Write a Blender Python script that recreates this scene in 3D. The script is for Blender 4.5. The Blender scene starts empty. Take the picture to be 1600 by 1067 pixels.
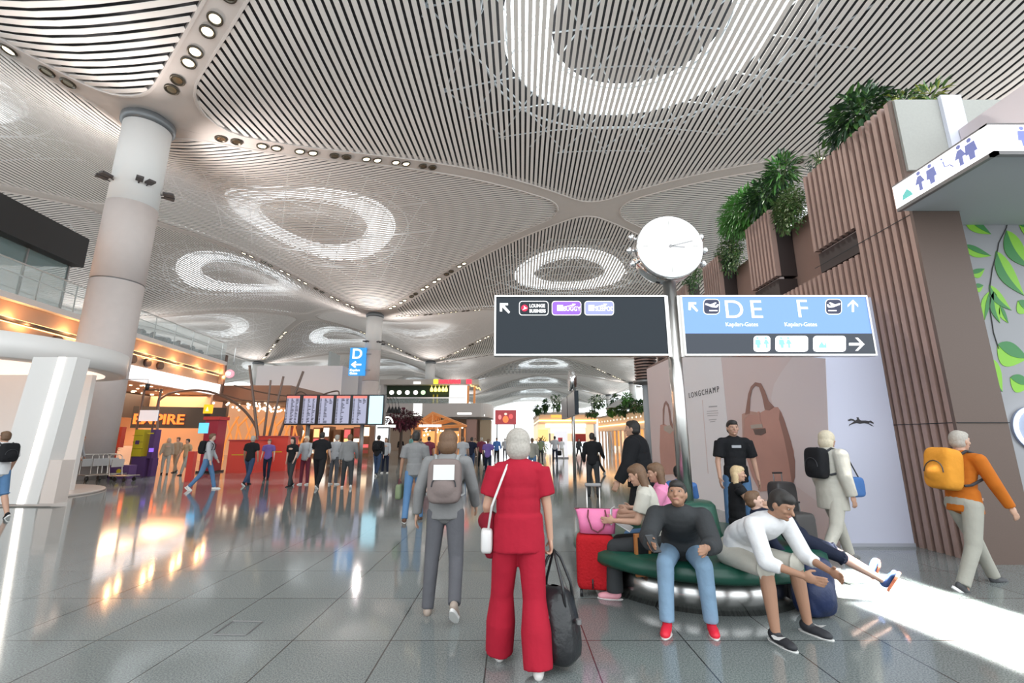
import bpy, math, random
from mathutils import Vector, Matrix
random.seed(7)
PI = math.pi
S = bpy.context.scene
COL = S.collection
# ------------------------------------------------------------------ camera, world, sun, exposure
F = 705.0; PITCH = math.radians(12.3); CH = 1.60
cam_d = bpy.data.cameras.new('camera'); cam = bpy.data.objects.new('camera', cam_d); COL.objects.link(cam)
cam.location = (0, 0, CH); cam.rotation_euler = (PI/2 + PITCH, 0, 0)
cam_d.sensor_width = 36.0; cam_d.lens = 36.0 * F / 1600.0; cam_d.clip_end = 1000; cam_d.clip_start = .05
S.camera = cam
w = bpy.data.worlds.new('world'); S.world = w; w.use_nodes = True
bg = w.node_tree.nodes['Background']; bg.inputs[0].default_value = (0.90, 0.97, 1.0, 1); bg.inputs[1].default_value = 1.4
sd = bpy.data.lights.new('sun', 'SUN'); sd.energy = 5.0; sd.angle = math.radians(2.0); sd.color = (1, .97, .9)
sun = bpy.data.objects.new('sun', sd); COL.objects.link(sun)
SUN_DIR = Vector((8.0, -16.0, -24.0)).normalized()
sun.rotation_euler = SUN_DIR.to_track_quat('-Z', 'Y').to_euler()
S.view_settings.view_transform = 'Standard'; S.view_settings.look = 'None'
S.view_settings.exposure = 0.98; S.view_settings.gamma = 1.0; S.view_settings.use_curve_mapping = False
cy = S.cycles
cy.use_denoising = True; cy.max_bounces = 6; cy.diffuse_bounces = 3; cy.glossy_bounces = 4
cy.transmission_bounces = 3; cy.transparent_max_bounces = 6; cy.sample_clamp_indirect = 5.0
cy.caustics_reflective = False; cy.caustics_refractive = False

# added narrow area lamp, stands in for sunlight on the floor at lower right
shd = bpy.data.lights.new('sun_shaft_standin', 'AREA'); shd.shape = 'RECTANGLE'; shd.size = 3.0; shd.size_y = .6; shd.spread = math.radians(2.5); shd.energy = 650; shd.color = (1, .98, .93)
sho = bpy.data.objects.new('sun_shaft_standin', shd); COL.objects.link(sho); sho.location = (8.0, 4.9, 20.8)
sho.rotation_euler = (Vector((4.15, 4.4, 0)) - sho.location).to_track_quat('-Z', 'Y').to_euler()
# ------------------------------------------------------------------ sight helpers (pixel of the photo -> point of the place)
cp, sp_ = math.cos(PITCH), math.sin(PITCH)
def ray(px, py):
    u = (px-800)/F; v = (533.5-py)/F
    return Vector((u, cp - v*sp_, sp_ + v*cp))
def P(px, py, Y):
    d = ray(px, py); return Vector((0, 0, CH)) + d*(Y/d.y)
def G(px, py, z=0):
    d = ray(px, py); return Vector((0, 0, CH)) + d*((z-CH)/d.z)
def PX(px, py, X):
    d = ray(px, py); return Vector((0, 0, CH)) + d*(X/d.x)
def PP(px, py, o, n):
    d = ray(px, py); c = Vector((0, 0, CH)); return c + d*((o-c).dot(n)/d.dot(n))

# ------------------------------------------------------------------ materials
_m = {}
def M(name, col=(.5,.5,.5), rough=.5, metal=0, emit=0, noise=0, nscale=20, bump=0, bscale=60, alpha=1, spec=.5, ecol=None):
    if name in _m: return _m[name]
    m = bpy.data.materials.new(name); m.use_nodes = True; nt = m.node_tree; b = nt.nodes['Principled BSDF']
    c = (*col, 1)
    b.inputs['Base Color'].default_value = c; b.inputs['Roughness'].default_value = rough; b.inputs['Metallic'].default_value = metal
    b.inputs['Specular IOR Level'].default_value = spec
    if emit:
        b.inputs['Emission Color'].default_value = (*(ecol or col), 1); b.inputs['Emission Strength'].default_value = emit
    if alpha < 1: b.inputs['Alpha'].default_value = alpha
    tc = nt.nodes.new('ShaderNodeTexCoord')
    if noise:
        n = nt.nodes.new('ShaderNodeTexNoise'); n.inputs['Scale'].default_value = nscale; n.inputs['Detail'].default_value = 4
        r = nt.nodes.new('ShaderNodeMix'); r.data_type = 'RGBA'
        r.inputs[6].default_value = (*[max(0, x*(1-noise)) for x in col], 1); r.inputs[7].default_value = (*[min(1, x*(1+noise)) for x in col], 1)
        nt.links.new(tc.outputs['Object'], n.inputs['Vector']); nt.links.new(n.outputs[0], r.inputs[0]); nt.links.new(r.outputs[2], b.inputs['Base Color'])
    if bump:
        n = nt.nodes.new('ShaderNodeTexNoise'); n.inputs['Scale'].default_value = bscale; n.inputs['Detail'].default_value = 3
        bp = nt.nodes.new('ShaderNodeBump'); bp.inputs['Strength'].default_value = bump; bp.inputs['Distance'].default_value = .02
        nt.links.new(tc.outputs['Object'], n.inputs['Vector']); nt.links.new(n.outputs[0], bp.inputs['Height']); nt.links.new(bp.outputs[0], b.inputs['Normal'])
    _m[name] = m
    return m
def cloth(name, col, bscale=9): return M('cloth_'+name, col, .85, noise=.12, nscale=6, bump=.55, bscale=bscale, spec=.25)
def glow(name, col, e=1.0): return M('glow_'+name, tuple(c*.5 for c in col), .7, emit=e*.66, ecol=col, spec=.2)

SLAT = M('slat_white', (.84, .785, .75), .65, spec=.15)
RIB = M('rib_paint', (.66, .595, .56), .65, spec=.15, noise=.04, nscale=2)
ROOF = M('roof_dark', (.045, .045, .05), .8)
TRUSS = M('truss_steel', (.75, .82, .88), .3)
CHROME = M('chrome', (.85, .85, .86), .09, 1)
STEEL = M('brushed_steel', (.62, .60, .58), .28, 1)
GREYM = M('grey_metal', (.25, .24, .24), .4, .6)
BLACK = M('black_plastic', (.012, .012, .014), .35)
BLACKM = M('black_matte', (.015, .015, .017), .8)
WHITE = M('white_paint', (.8, .79, .78), .45)
WGLOW = glow('white', (1, .98, .95), 1.6)
WARM = glow('warm', (1, .62, .3), 3.0)
WARMS = glow('warm_soft', (1, .55, .25), 1.0)

# ------------------------------------------------------------------ mesh builder
def basis(d, up=None):
    d = d.normalized(); up = up or (Vector((0, 0, 1)) if abs(d.z) < .9 else Vector((0, 1, 0)))
    x = up.cross(d).normalized(); return x, d.cross(x).normalized(), d
class MB:
    def __init__(s): s.v = []; s.f = []; s.mi = []; s.m = 0
    def add(s, vs, fs):
        o = len(s.v); s.v += [tuple(v) for v in vs]; s.f += [tuple(i+o for i in f) for f in fs]; s.mi += [s.m]*len(fs); return s
    def mat(s, i): s.m = i; return s
    def hexa(s, p): return s.add(p, [(0,3,2,1),(4,5,6,7),(0,1,5,4),(1,2,6,5),(2,3,7,6),(3,0,4,7)])
    def box(s, x0, x1, y0, y1, z0, z1):
        return s.hexa([(x0,y0,z0),(x1,y0,z0),(x1,y1,z0),(x0,y1,z0),(x0,y0,z1),(x1,y0,z1),(x1,y1,z1),(x0,y1,z1)])
    def cbox(s, c, h, R=None):   # centre, half sizes, rotation
        p = []
        for dz in (-1, 1):
            for dx, dy in ((-1,-1),(1,-1),(1,1),(-1,1)):
                q = Vector((dx*h[0], dy*h[1], dz*h[2])); p.append(Vector(c) + (R @ q if R else q))
        return s.hexa(p)
    def rbox(s, c, h, r=.02, R=None, n=3):   # box with rounded edges on all sides (superellipsoid-like shell)
        vs = []; nu, nv = 20, 12
        for i in range(nv+1):
            t = -PI/2 + PI*i/nv
            for j in range(nu):
                a = 2*PI*j/nu
                ex = .25 if r < .05 else .4
                f = lambda x, e: math.copysign(abs(x)**e, x)
                q = Vector((h[0]*f(math.cos(t), ex)*f(math.cos(a), ex), h[1]*f(math.cos(t), ex)*f(math.sin(a), ex), h[2]*f(math.sin(t), ex)))
                vs.append(Vector(c) + (R @ q if R else q))
        fs = [(i*nu+j, i*nu+(j+1) % nu, (i+1)*nu+(j+1) % nu, (i+1)*nu+j) for i in range(nv) for j in range(nu)]
        return s.add(vs, fs)
    def tube(s, a, b, r0, r1=None, n=10, cap=True, round_=False):
        a = Vector(a); b = Vector(b); r1 = r0 if r1 is None else r1
        if (b-a).length < 1e-6: return s
        x, y, d = basis(b-a); rings = []
        if round_:
            for t in (0.0001, .5, .85): rings.append((a - d*r0*math.cos(t*PI/2), r0*math.sin(t*PI/2)))
            rings += [(a, r0), (b, r1)]
            for t in (.85, .5, .0001): rings.append((b + d*r1*math.cos(t*PI/2), r1*math.sin(t*PI/2)))
        else: rings = [(a, r0), (b, r1)]
        vs = [c + x*(r*math.cos(2*PI*k/n)) + y*(r*math.sin(2*PI*k/n)) for c, r in rings for k in range(n)]
        fs = [(i*n+k, i*n+(k+1) % n, (i+1)*n+(k+1) % n, (i+1)*n+k) for i in range(len(rings)-1) for k in range(n)]
        if cap: fs += [tuple(range(n-1, -1, -1)), tuple(range((len(rings)-1)*n, len(rings)*n))]
        return s.add(vs, fs)
    def path(s, pts, r, n=8, closed=False):
        pts = [Vector(p) for p in pts]; vs = []; L = len(pts); up = None
        for i, p in enumerate(pts):
            a = pts[(i-1) % L] if (closed or i) else p; b = pts[(i+1) % L] if (closed or i < L-1) else p
            d = (b-a).normalized()
            if up is None: x, y, _ = basis(d)
            else:
                x = (up - d*up.dot(d)).normalized(); y = d.cross(x)
            up = x; rr = r[i] if isinstance(r, (list, tuple)) else r
            vs += [p + x*(rr*math.cos(2*PI*k/n)) + y*(rr*math.sin(2*PI*k/n)) for k in range(n)]
        m = L if closed else L-1
        fs = [(i*n+k, i*n+(k+1) % n, ((i+1) % L)*n+(k+1) % n, ((i+1) % L)*n+k) for i in range(m) for k in range(n)]
        if not closed: fs += [tuple(range(n-1, -1, -1)), tuple(range((L-1)*n, L*n))]
        return s.add(vs, fs)
    def ell(s, c, r, R=None, nu=14, nv=9):
        vs = []
        for i in range(nv+1):
            t = -PI/2 + PI*(i if 0 < i < nv else (0.02 if i == 0 else nv-.02))/nv
            for j in range(nu):
                a = 2*PI*j/nu; q = Vector((r[0]*math.cos(t)*math.cos(a), r[1]*math.cos(t)*math.sin(a), r[2]*math.sin(t)))
                vs.append(Vector(c) + (R @ q if R else q))
        fs = [(i*nu+j, i*nu+(j+1) % nu, (i+1)*nu+(j+1) % nu, (i+1)*nu+j) for i in range(nv) for j in range(nu)]
        fs += [tuple(range(nu-1, -1, -1)), tuple(range(nv*nu, nv*nu+nu))]
        return s.add(vs, fs)
    def lathe(s, c, prof, n=32, closed=False):
        c = Vector(c); vs = [c + Vector((r*math.cos(2*PI*k/n), r*math.sin(2*PI*k/n), z)) for r, z in prof for k in range(n)]
        L = len(prof)
        fs = [((i % L)*n+k, (i % L)*n+(k+1) % n, ((i+1) % L)*n+(k+1) % n, ((i+1) % L)*n+k) for i in range(L if closed else L-1) for k in range(n)]
        if not closed: fs += [tuple(range(n-1, -1, -1)), tuple(range((L-1)*n, L*n))]
        return s.add(vs, fs)
    def prism(s, poly, off):      # 3D polygon extruded by the vector off
        n = len(poly); poly = [Vector(p) for p in poly]; off = Vector(off)
        return s.add(poly + [p+off for p in poly], [tuple(range(n-1, -1, -1)), tuple(range(n, 2*n))] + [(i, (i+1) % n, (i+1) % n+n, i+n) for i in range(n)])
    def build(s, name, mats, parent=None, smooth=False, mods=None):
        me = bpy.data.meshes.new(name); me.from_pydata(s.v, [], s.f)
        if not isinstance(mats, (list, tuple)): mats = [mats]
        for m in mats: me.materials.append(m)
        me.polygons.foreach_set('material_index', [min(i, len(mats)-1) for i in s.mi])
        if smooth: me.polygons.foreach_set('use_smooth', [len(f) < 5 for f in s.f])
        me.update(); o = bpy.data.objects.new(name, me); COL.objects.link(o)
        if parent: o.parent = parent
        return o
def tag(o, label, cat, group=None):
    o['label'] = label; o['category'] = cat
    if group: o['group'] = group
    return o
def struct(o): o['kind'] = 'structure'; return o
def empty(name, label, cat, loc=(0,0,0), rz=0, group=None):
    o = bpy.data.objects.new(name, None); COL.objects.link(o); o.location = loc; o.rotation_euler = (0, 0, rz); o.empty_display_size = .1
    return tag(o, label, cat, group)
def copy_tree(o, parent=None):
    c = o.copy(); COL.objects.link(c)
    if parent: c.parent = parent
    for ch in o.children: copy_tree(ch, c)
    return c
def text(s, name, body, size, origin, xdir, zdir, mat, parent=None, depth=.004, align='LEFT', bold=0, sx=1, sp=1.0):
    cu = bpy.data.curves.new(name, 'FONT'); cu.body = body; cu.space_character = sp; cu.size = size; cu.extrude = depth; cu.align_x = align; cu.offset = bold
    t = bpy.data.objects.new(name+'_tmp', cu); COL.objects.link(t)
    dg = bpy.context.evaluated_depsgraph_get(); me = bpy.data.meshes.new_from_object(t.evaluated_get(dg)); bpy.data.objects.remove(t)
    me.materials.clear(); me.materials.append(mat)
    x = Vector(xdir).normalized(); z = Vector(zdir).normalized(); y = z.cross(x)
    R = Matrix(((x.x*sx, y.x, z.x, origin[0]), (x.y*sx, y.y, z.y, origin[1]), (x.z*sx, y.z, z.z, origin[2]), (0, 0, 0, 1)))
    me.transform(R); o = bpy.data.objects.new(name, me); COL.objects.link(o)
    if parent: o.parent = parent
    return o
def plane_print(pxs, o, n, lift, mat, name, parent=None, depth=.004):
    """flat printed shape lying on the plane through o with normal n (towards the viewer)"""
    n = n.normalized(); mb = MB(); mb.prism([PP(x, y, o, n) + n*lift for x, y in pxs], n*depth); return mb.build(name, mat, parent)

# ================================================================== CEILING
GA = Vector((-18.4, 20.0, 0)); YAW = -math.atan(.022)
ROWS = [-72, -36, 0, 50, 86]
def gw(x, y, z=0):      # grid -> world
    c, s = math.cos(YAW), math.sin(YAW); return Vector((GA.x + c*x - s*y, GA.y + s*x + c*y, z))
def prof(a): return math.sin(PI/2*max(0, min(1, a)))**1.8
def zc(x, y):
    for i in range(len(ROWS)-1):
        if ROWS[i] <= x <= ROWS[i+1] or i == len(ROWS)-2:
            h = (ROWS[i+1]-ROWS[i])/2; a = min(abs(x-ROWS[i]), abs(ROWS[i+1]-x))/h; break
    yy = y % 36; b = min(yy, 36-yy)/18
    f = prof(a); g = prof(b)
    return 17.45 + 4.6*f + 2.6*g*(1-f)
def rounded(corners, m, r):
    """inset a convex polygon by m and round its corners with radius r"""
    n = len(corners); L = []
    for i in range(n):
        p, q = Vector(corners[i]), Vector(corners[(i+1) % n]); d = (q-p).normalized(); nn = Vector((-d.y, d.x)); L.append((p + nn*(m+r), d, nn))
    pts = []
    for i in range(n):
        (p, d, n0), (q, e, n1) = L[i-1], L[i]
        t = ((q-p).x*e.y - (q-p).y*e.x)/(d.x*e.y - d.y*e.x); c = p + d*t
        a0 = math.atan2(-n0.y, -n0.x); a1 = math.atan2(-n1.y, -n1.x)
        while a1 < a0: a1 += 2*PI
        for k in range(9): a = a0 + (a1-a0)*k/8; pts.append(c + Vector((math.cos(a), math.sin(a)))*r)
    return pts
def cut(poly, axis, val):
    out = []; n = len(poly)
    for i in range(n):
        p, q = poly[i], poly[(i+1) % n]
        if (p[axis]-val)*(q[axis]-val) < 0:
            t = (val-p[axis])/(q[axis]-p[axis]); out.append(p[1-axis] + t*(q[1-axis]-p[1-axis]))
    return (min(out), max(out)) if len(out) >= 2 else None
def rayhit(poly, a):
    d = Vector((math.cos(a), math.sin(a))); best = None; n = len(poly)
    for i in range(n):
        p, q = Vector(poly[i]), Vector(poly[(i+1) % n]); e = q-p; den = d.x*e.y - d.y*e.x
        if abs(den) < 1e-9: continue
        t = (p.x*e.y - p.y*e.x)/den; u = (p.x*d.y - p.y*d.x)/den
        if t > 0 and -1e-6 <= u <= 1+1e-6: best = t if best is None else max(best, t)
    return best
def panel(cx, cyy, aL, aR, b, along_y, name):
    corners = [(aR, 0), (0, b), (-aL, 0), (0, -b)]
    Z = lambda x, y: zc(cx+x, cyy+y)
    inner = rounded(corners, .62, 2.6); mb = MB(); W, T, PT = .105, .03, .345
    ax = 0 if along_y else 1
    lo, hi = (-aL, aR) if along_y else (-b, b); k = lo
    while k < hi:
        c = cut(inner, ax, k)
        if c and c[1]-c[0] > .3:
            ns = max(2, int((c[1]-c[0])/1.3)); vs = []
            for i in range(ns+1):
                t = c[0] + (c[1]-c[0])*i/ns
                x, y = (k, t) if along_y else (t, k); z = Z(x, y)
                dx, dy = (W, 0) if along_y else (0, W)
                z0, z1 = Z(x-dx, y-dy), Z(x+dx, y+dy)
                vs += [(x-dx, y-dy, z0), (x+dx, y+dy, z1), (x+dx, y+dy, z1+T), (x-dx, y-dy, z0+T)]
            fs = [(i*4+j, i*4+(j+1) % 4, i*4+4+(j+1) % 4, i*4+4+j) for i in range(ns) for j in range(4)]
            mb.add(vs, fs)
        k += PT
    # solid border between the slatted field and the rib lines
    mb.mat(1); angs = sorted([2*PI*i/220 for i in range(220)] + [math.atan2(y, x) % (2*PI) + .0003 for x, y in corners]); vs = []
    for a in angs:
        r0 = rayhit(inner, a); r1 = rayhit(corners, a); ca, sa = math.cos(a), math.sin(a)
        zi = Z(r0*ca, r0*sa)
        vs += [(r0*ca, r0*sa, zi+.28), (r0*ca, r0*sa, zi-.07), ((r0+.12)*ca, (r0+.12)*sa, zi-.07)]
        for t in (.02, .35, .7, 1): r = r0+.12 + (r1-r0-.12)*t; vs.append((r*ca, r*sa, Z(r*ca, r*sa)-(.0 if t > .1 else .0)))
    q = 7; n = len(angs)
    mb.add(vs, [(i*q+j, ((i+1) % n)*q+j, ((i+1) % n)*q+j+1, i*q+j+1) for i in range(n) for j in range(q-1)])
    o = struct(mb.build(name, [SLAT, RIB]))
    # roof deck above with the open ring of daylight
    d = MB(); n = 64; rr = [.01, 2.5, 4.9, None, 6.9, .25, .6, 1]; vs = []; OFF = 1.15
    for a in [2*PI*i/n for i in range(n)]:
        r1 = rayhit(corners, a); ca, sa = math.cos(a), math.sin(a)
        for r in (.01, 2.5, 4.5, 7.1, 7.1+(r1-7.1)*.35, 7.1+(r1-7.1)*.7, r1*.995): vs.append((r*ca, r*sa, Z(r*ca, r*sa)+(OFF if r < r1*.99 else .5)))
    d.add(vs, [(i*7+j, ((i+1) % n)*7+j, ((i+1) % n)*7+j+1, i*7+j+1) for i in range(n) for j in (0, 1, 3, 4, 5)])
    d.build('roof_deck', ROOF, o)
    t = MB(); R = 11.0
    for ang in (0, PI/3, 2*PI/3):
        dx, dy = math.cos(ang), math.sin(ang)
        for kk in range(-4, 5):
            s0 = kk*2.6; h = math.sqrt(max(0, R*R - s0*s0)); pts = []
            for i in range(9):
                u = -h + 2*h*i/8; x, y = -dy*s0 + dx*u, dx*s0 + dy*u
                if abs(x)/(aR if x > 0 else aL) + abs(y)/b < .9: pts.append((x, y, Z(x, y)+.62+(.12 if ang else 0)))
            if len(pts) > 2: t.path(pts, .045, 5)
    for r in (4.6, 6.9, 8.3): t.path([(r*math.cos(2*PI*i/40), r*math.sin(2*PI*i/40), Z(r*math.cos(2*PI*i/40), r*math.sin(2*PI*i/40))+.9) for i in range(40)], .07, 5, True)
    for i in range(24):
        a = 2*PI*i/24; t.tube((4.6*math.cos(a), 4.6*math.sin(a), Z(4.6*math.cos(a), 4.6*math.sin(a))+.9), (6.9*math.cos(a+.1), 6.9*math.sin(a+.1), Z(6.9*math.cos(a), 6.9*math.sin(a))+.9), .05, n=5)
    t.build('truss', TRUSS, o)
    return o
def place(o, x, y):
    p = gw(x, y); o.location = (p.x, p.y, 0); o.rotation_euler = (0, 0, YAW); return o
def spread(x, ks, off, *args):
    proto = None
    for k in ks:
        if proto is None: proto = panel(x, off, *args, 'ceiling'); o = proto
        else: o = copy_tree(proto)
        place(o, x, 36*k + off)
spread(25, range(0, 7), 0, 25, 25, 18, True)
spread(-18, range(0, 6), 0, 18, 18, 18, True)
spread(-54, range(1, 6), 0, 18, 18, 18, True)
spread(0, range(-1, 6), 18, 18, 25, 18, False)
spread(50, range(0, 6), 18, 25, 18, 18, False)
spread(-36, range(0, 6), 18, 18, 18, 18, False)
spread(-72, range(1, 4), 18, 18, 18, 18, False)

# columns
CW = M('column_white', (.70, .69, .68), .9, spec=.08); CG = M('column_concrete', (.56, .50, .48), .9, noise=.05, nscale=3, spec=.08)
DK = M('dark_bracket', (.06, .05, .05), .5)
def column(k, row, label, near=False):
    p = gw(row, 36*k); o = empty('column', label, 'column', p, YAW, 'round columns carrying the slatted ceiling')
    MB().lathe((0,0,0), [(1.0, 0), (1.0, 8.7)], 40).build('shaft', CG, o, True)
    MB().lathe((0,0,0), [(.975, 8.7), (.975, 8.76)], 40).build('joint', GREYM, o, True)
    MB().lathe((0,0,0), [(1.0, 8.76), (1.0, 12.6)], 40).build('shaft', CG, o, True)
    MB().lathe((0,0,0), [(.985, 12.6), (.985, 16.9)], 40).build('shaft', CW, o, True)
    MB().lathe((0,0,0), [(.96, 16.9), (1.12, 17.0), (1.12, 17.3), (.9, 17.35), (.9, 17.5)], 40).build('collar', M('collar_dark', (.16,.17,.18), .4, .3), o, True)
    if near:
        for a in (-115, -35, 35, 125):
            for da in (-9, 9):
                c = math.radians(a+da); R = Matrix.Rotation(c, 3, 'Z')
                MB().cbox(R @ Vector((1.3, 0, 13.6)), (.22, .14, .05), R).tube(R @ Vector((.95, 0, 13.5)), R @ Vector((1.2, 0, 13.58)), .03).build('floodlight', DK, o)
    return o
NEARC = {(0, 0): 'thick pale round column rising at the left above the white kiosk canopy', (1, 0): 'round column carrying the blue D gate sign',
         (2, 0): 'round column rising behind the green upper-floor cafe', (3, 0): 'small distant round column behind the red lettered restaurant',
         (2, -36): 'distant round column above the white box wall on the left', (1, -36): 'round column hidden mostly behind the thick left column'}
for (k, r), lb in NEARC.items(): column(k, r, lb, k < 2)
for k, lb in ((2, 'grey-green round column nearest the ribbed cylinder on the right side of the hall'), (3, 'second round column beyond the ribbed cylinder, above the planted terrace'), (4, 'third round column above the planted terrace'), (5, 'farthest round column above the planted terrace'),): column(k, 50, lb)
column(1, 50, 'round column of the right row standing behind the brown slatted building'); 

# recessed downlights in the ribs
BEZ = M('bezel_bronze', (.10, .085, .065), .3, .7); LENS = M('lens', (.9, .8, .6), .2, emit=2.2, ecol=(1, .86, .6)); LENSOFF = M('lens_off', (.25, .2, .13), .15, .8)
def downlight(lens):
    mb = MB(); mb.lathe((0,0,0), [(.30, .05), (.30, -.03), (.27, -.05), (.23, -.03), (.2, .04)], 18); o = mb.build('downlight', BEZ, None, True)
    MB().lathe((0,0,0), [(.21, .02), (.19, -.005)], 16).build('lens', lens, o, True); return o
dl = [downlight(LENS), downlight(LENSOFF)]; used = [0, 0]; cnt = 0
def rib_lights(ck, cr, nx, ny, label, n=7):
    """pairs of downlights along the rib from column (cr, 36 ck) to the crossing (nx, ny)"""
    global cnt
    x0, y0 = cr, 36*ck; L = math.hypot(nx-x0, ny-y0); d = ((nx-x0)/L, (ny-y0)/L)
    for i in range(n):
        for s in (-.36, .36):
            q = 3.4 + i*1.95 + s; x, y = x0+d[0]*q, y0+d[1]*q
            j = 0 if (i*7+int(s > 0)*3+ck) % 3 else 1
            if used[j]: o = copy_tree(dl[j])
            else: o = dl[j]; used[j] = 1
            p = gw(x, y, zc(x, y)-.04); o.location = p
            e = .3; nrm = Vector((-(zc(x+e, y)-zc(x-e, y))/(2*e), -(zc(x, y+e)-zc(x, y-e))/(2*e), 1)).normalized()
            o.rotation_euler = (Vector((0,0,1)).rotation_difference(nrm).to_matrix().to_4x4()).to_euler()
            tag(o, label, 'light', 'recessed downlights in the ceiling ribs'); cnt += 1
rib_lights(0, 0, 25, 18, 'round recessed downlight in the long rib running right from the thick left column')
rib_lights(0, 0, 25, -18, 'round recessed downlight in the rib climbing to the top edge above the thick left column', 6)
rib_lights(0, 0, -18, -18, 'round recessed downlight in the rib running up left from the thick left column', 5)
rib_lights(1, 0, 25, 18, 'round recessed downlight in the rib rising right from the D gate column toward the crossing')
rib_lights(1, 0, -18, 18, 'round recessed downlight in the rib rising left from the D gate column')
rib_lights(1, 0, 25, 54, 'round recessed downlight in the far rib running right behind the D gate column')
rib_lights(2, 0, 25, 54, 'round recessed downlight in the rib from the column behind the green cafe, running right')
rib_lights(2, 0, -18, 54, 'round recessed downlight in the rib from the column behind the green cafe, running left')
rib_lights(2, 0, 25, 90, 'tiny recessed downlight in the far side rib beyond the green cafe column')
rib_lights(2, -36, -18, 54, 'round recessed downlight in the rib above the white box wall')
rib_lights(0, 50, 25, 18, 'round recessed downlight in the rib above the planters of the brown slatted building')
rib_lights(3, 50, 25, 90, 'tiny recessed downlight in the far rib above the planted terrace on the right')
rib_lights(2, 50, 25, 54, 'recessed downlight in the rib above the round columns on the right side')

# ================================================================== FLOOR
def floor_mat():
    m = bpy.data.materials.new('floor_granite'); m.use_nodes = True; nt = m.node_tree; b = nt.nodes['Principled BSDF']; N = nt.nodes.new; Lk = nt.links.new
    tc = N('ShaderNodeTexCoord'); br = N('ShaderNodeTexBrick'); br.offset = 0; br.inputs['Scale'].default_value = 1.0
    br.inputs['Brick Width'].default_value = .80; br.inputs['Row Height'].default_value = 1.0; br.inputs['Mortar Size'].default_value = .006; br.inputs['Mortar Smooth'].default_value = .1
    br.inputs['Color1'].default_value = (.185, .207, .205, 1); br.inputs['Color2'].default_value = (.21, .23, .228, 1); br.inputs['Mortar'].default_value = (.045, .047, .048, 1)
    n = N('ShaderNodeTexNoise'); n.inputs['Scale'].default_value = 90; n.inputs['Detail'].default_value = 3
    rp = N('ShaderNodeValToRGB'); rp.color_ramp.elements[0].position = .38; rp.color_ramp.elements[0].color = (.68, .69, .69, 1); rp.color_ramp.elements[1].position = .62; rp.color_ramp.elements[1].color = (1.32, 1.29, 1.27, 1)
    mx = N('ShaderNodeMix'); mx.data_type = 'RGBA'; mx.blend_type = 'MULTIPLY'; mx.inputs[0].default_value = 1
    mp = N('ShaderNodeMapping'); mp.inputs['Location'].default_value = (.19, -.12, 0)
    Lk(tc.outputs['Object'], mp.inputs[0]); Lk(mp.outputs[0], br.inputs['Vector']); Lk(tc.outputs['Object'], n.inputs['Vector']); Lk(n.outputs[0], rp.inputs[0])
    Lk(br.outputs['Color'], mx.inputs[6]); Lk(rp.outputs[0], mx.inputs[7]); Lk(mx.outputs[2], b.inputs['Base Color'])
    n2 = N('ShaderNodeTexNoise'); n2.inputs['Scale'].default_value = 1.2; mr = N('ShaderNodeMapRange'); mr.inputs[3].default_value = .06; mr.inputs[4].default_value = .11
    Lk(tc.outputs['Object'], n2.inputs['Vector']); Lk(n2.outputs[0], mr.inputs[0]); Lk(mr.outputs[0], b.inputs['Roughness'])
    b.inputs['Specular IOR Level'].default_value = .75
    return m
struct(MB().box(-110, 90, -14, 250, -.3, 0).build('floor', floor_mat()))
# inspection hatch
c = [G(333, 992), G(384, 993), G(410, 972), G(364, 971)]
h = MB(); cc = sum(c, Vector())/4
for i in range(4): h.tube(c[i]+Vector((0,0,.002)), c[(i+1) % 4]+Vector((0,0,.002)), .007, n=4)
tag(h.build('floor_hatch', GREYM), 'square metal-edged inspection hatch set in the floor tiles', 'hatch')

#@@PEOPLE-begin
# ================================================================== PEOPLE
SK = {'a': M('skin_light', (.52, .30, .21), .55, noise=.06, nscale=8), 'b': M('skin_tan', (.36, .19, .12), .55, noise=.06, nscale=8), 'c': M('skin_pale', (.60, .38, .30), .55, noise=.06, nscale=8)}
HAIR = {'grey': M('hair_grey', (.40, .36, .32), .7, noise=.35, nscale=60), 'white': M('hair_white', (.66, .57, .42), .7, noise=.25, nscale=60), 'blond': M('hair_blond', (.58, .42, .24), .6, noise=.3, nscale=60),
        'brown': M('hair_brown', (.14, .075, .04), .6, noise=.35, nscale=60), 'dark': M('hair_dark', (.02, .016, .014), .55, noise=.4, nscale=60), 'red': M('hair_red', (.40, .16, .08), .6, noise=.3, nscale=60)}
EYE = M('eye_white', (.42, .36, .33), .5); IRIS = M('eye_dark', (.03, .02, .02), .2); LIP = M('lips', (.45, .18, .15), .5); SOLEW = M('sole_white', (.78, .76, .74), .6); SOLED = M('sole_dark', (.05,.05,.05), .6)
def rm(o, vox, it=3, fac=.5):
    m = o.modifiers.new('remesh', 'REMESH'); m.mode = 'VOXEL'; m.voxel_size = vox; m.use_smooth_shade = True
    s_ = o.modifiers.new('smooth', 'SMOOTH'); s_.iterations = it; s_.factor = fac; return o
def dirv(pitch, out, side):
    p, q_ = math.radians(pitch), math.radians(out); return Vector((side*math.sin(q_), math.sin(p)*math.cos(q_), -math.cos(p)*math.cos(q_)))
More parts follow.
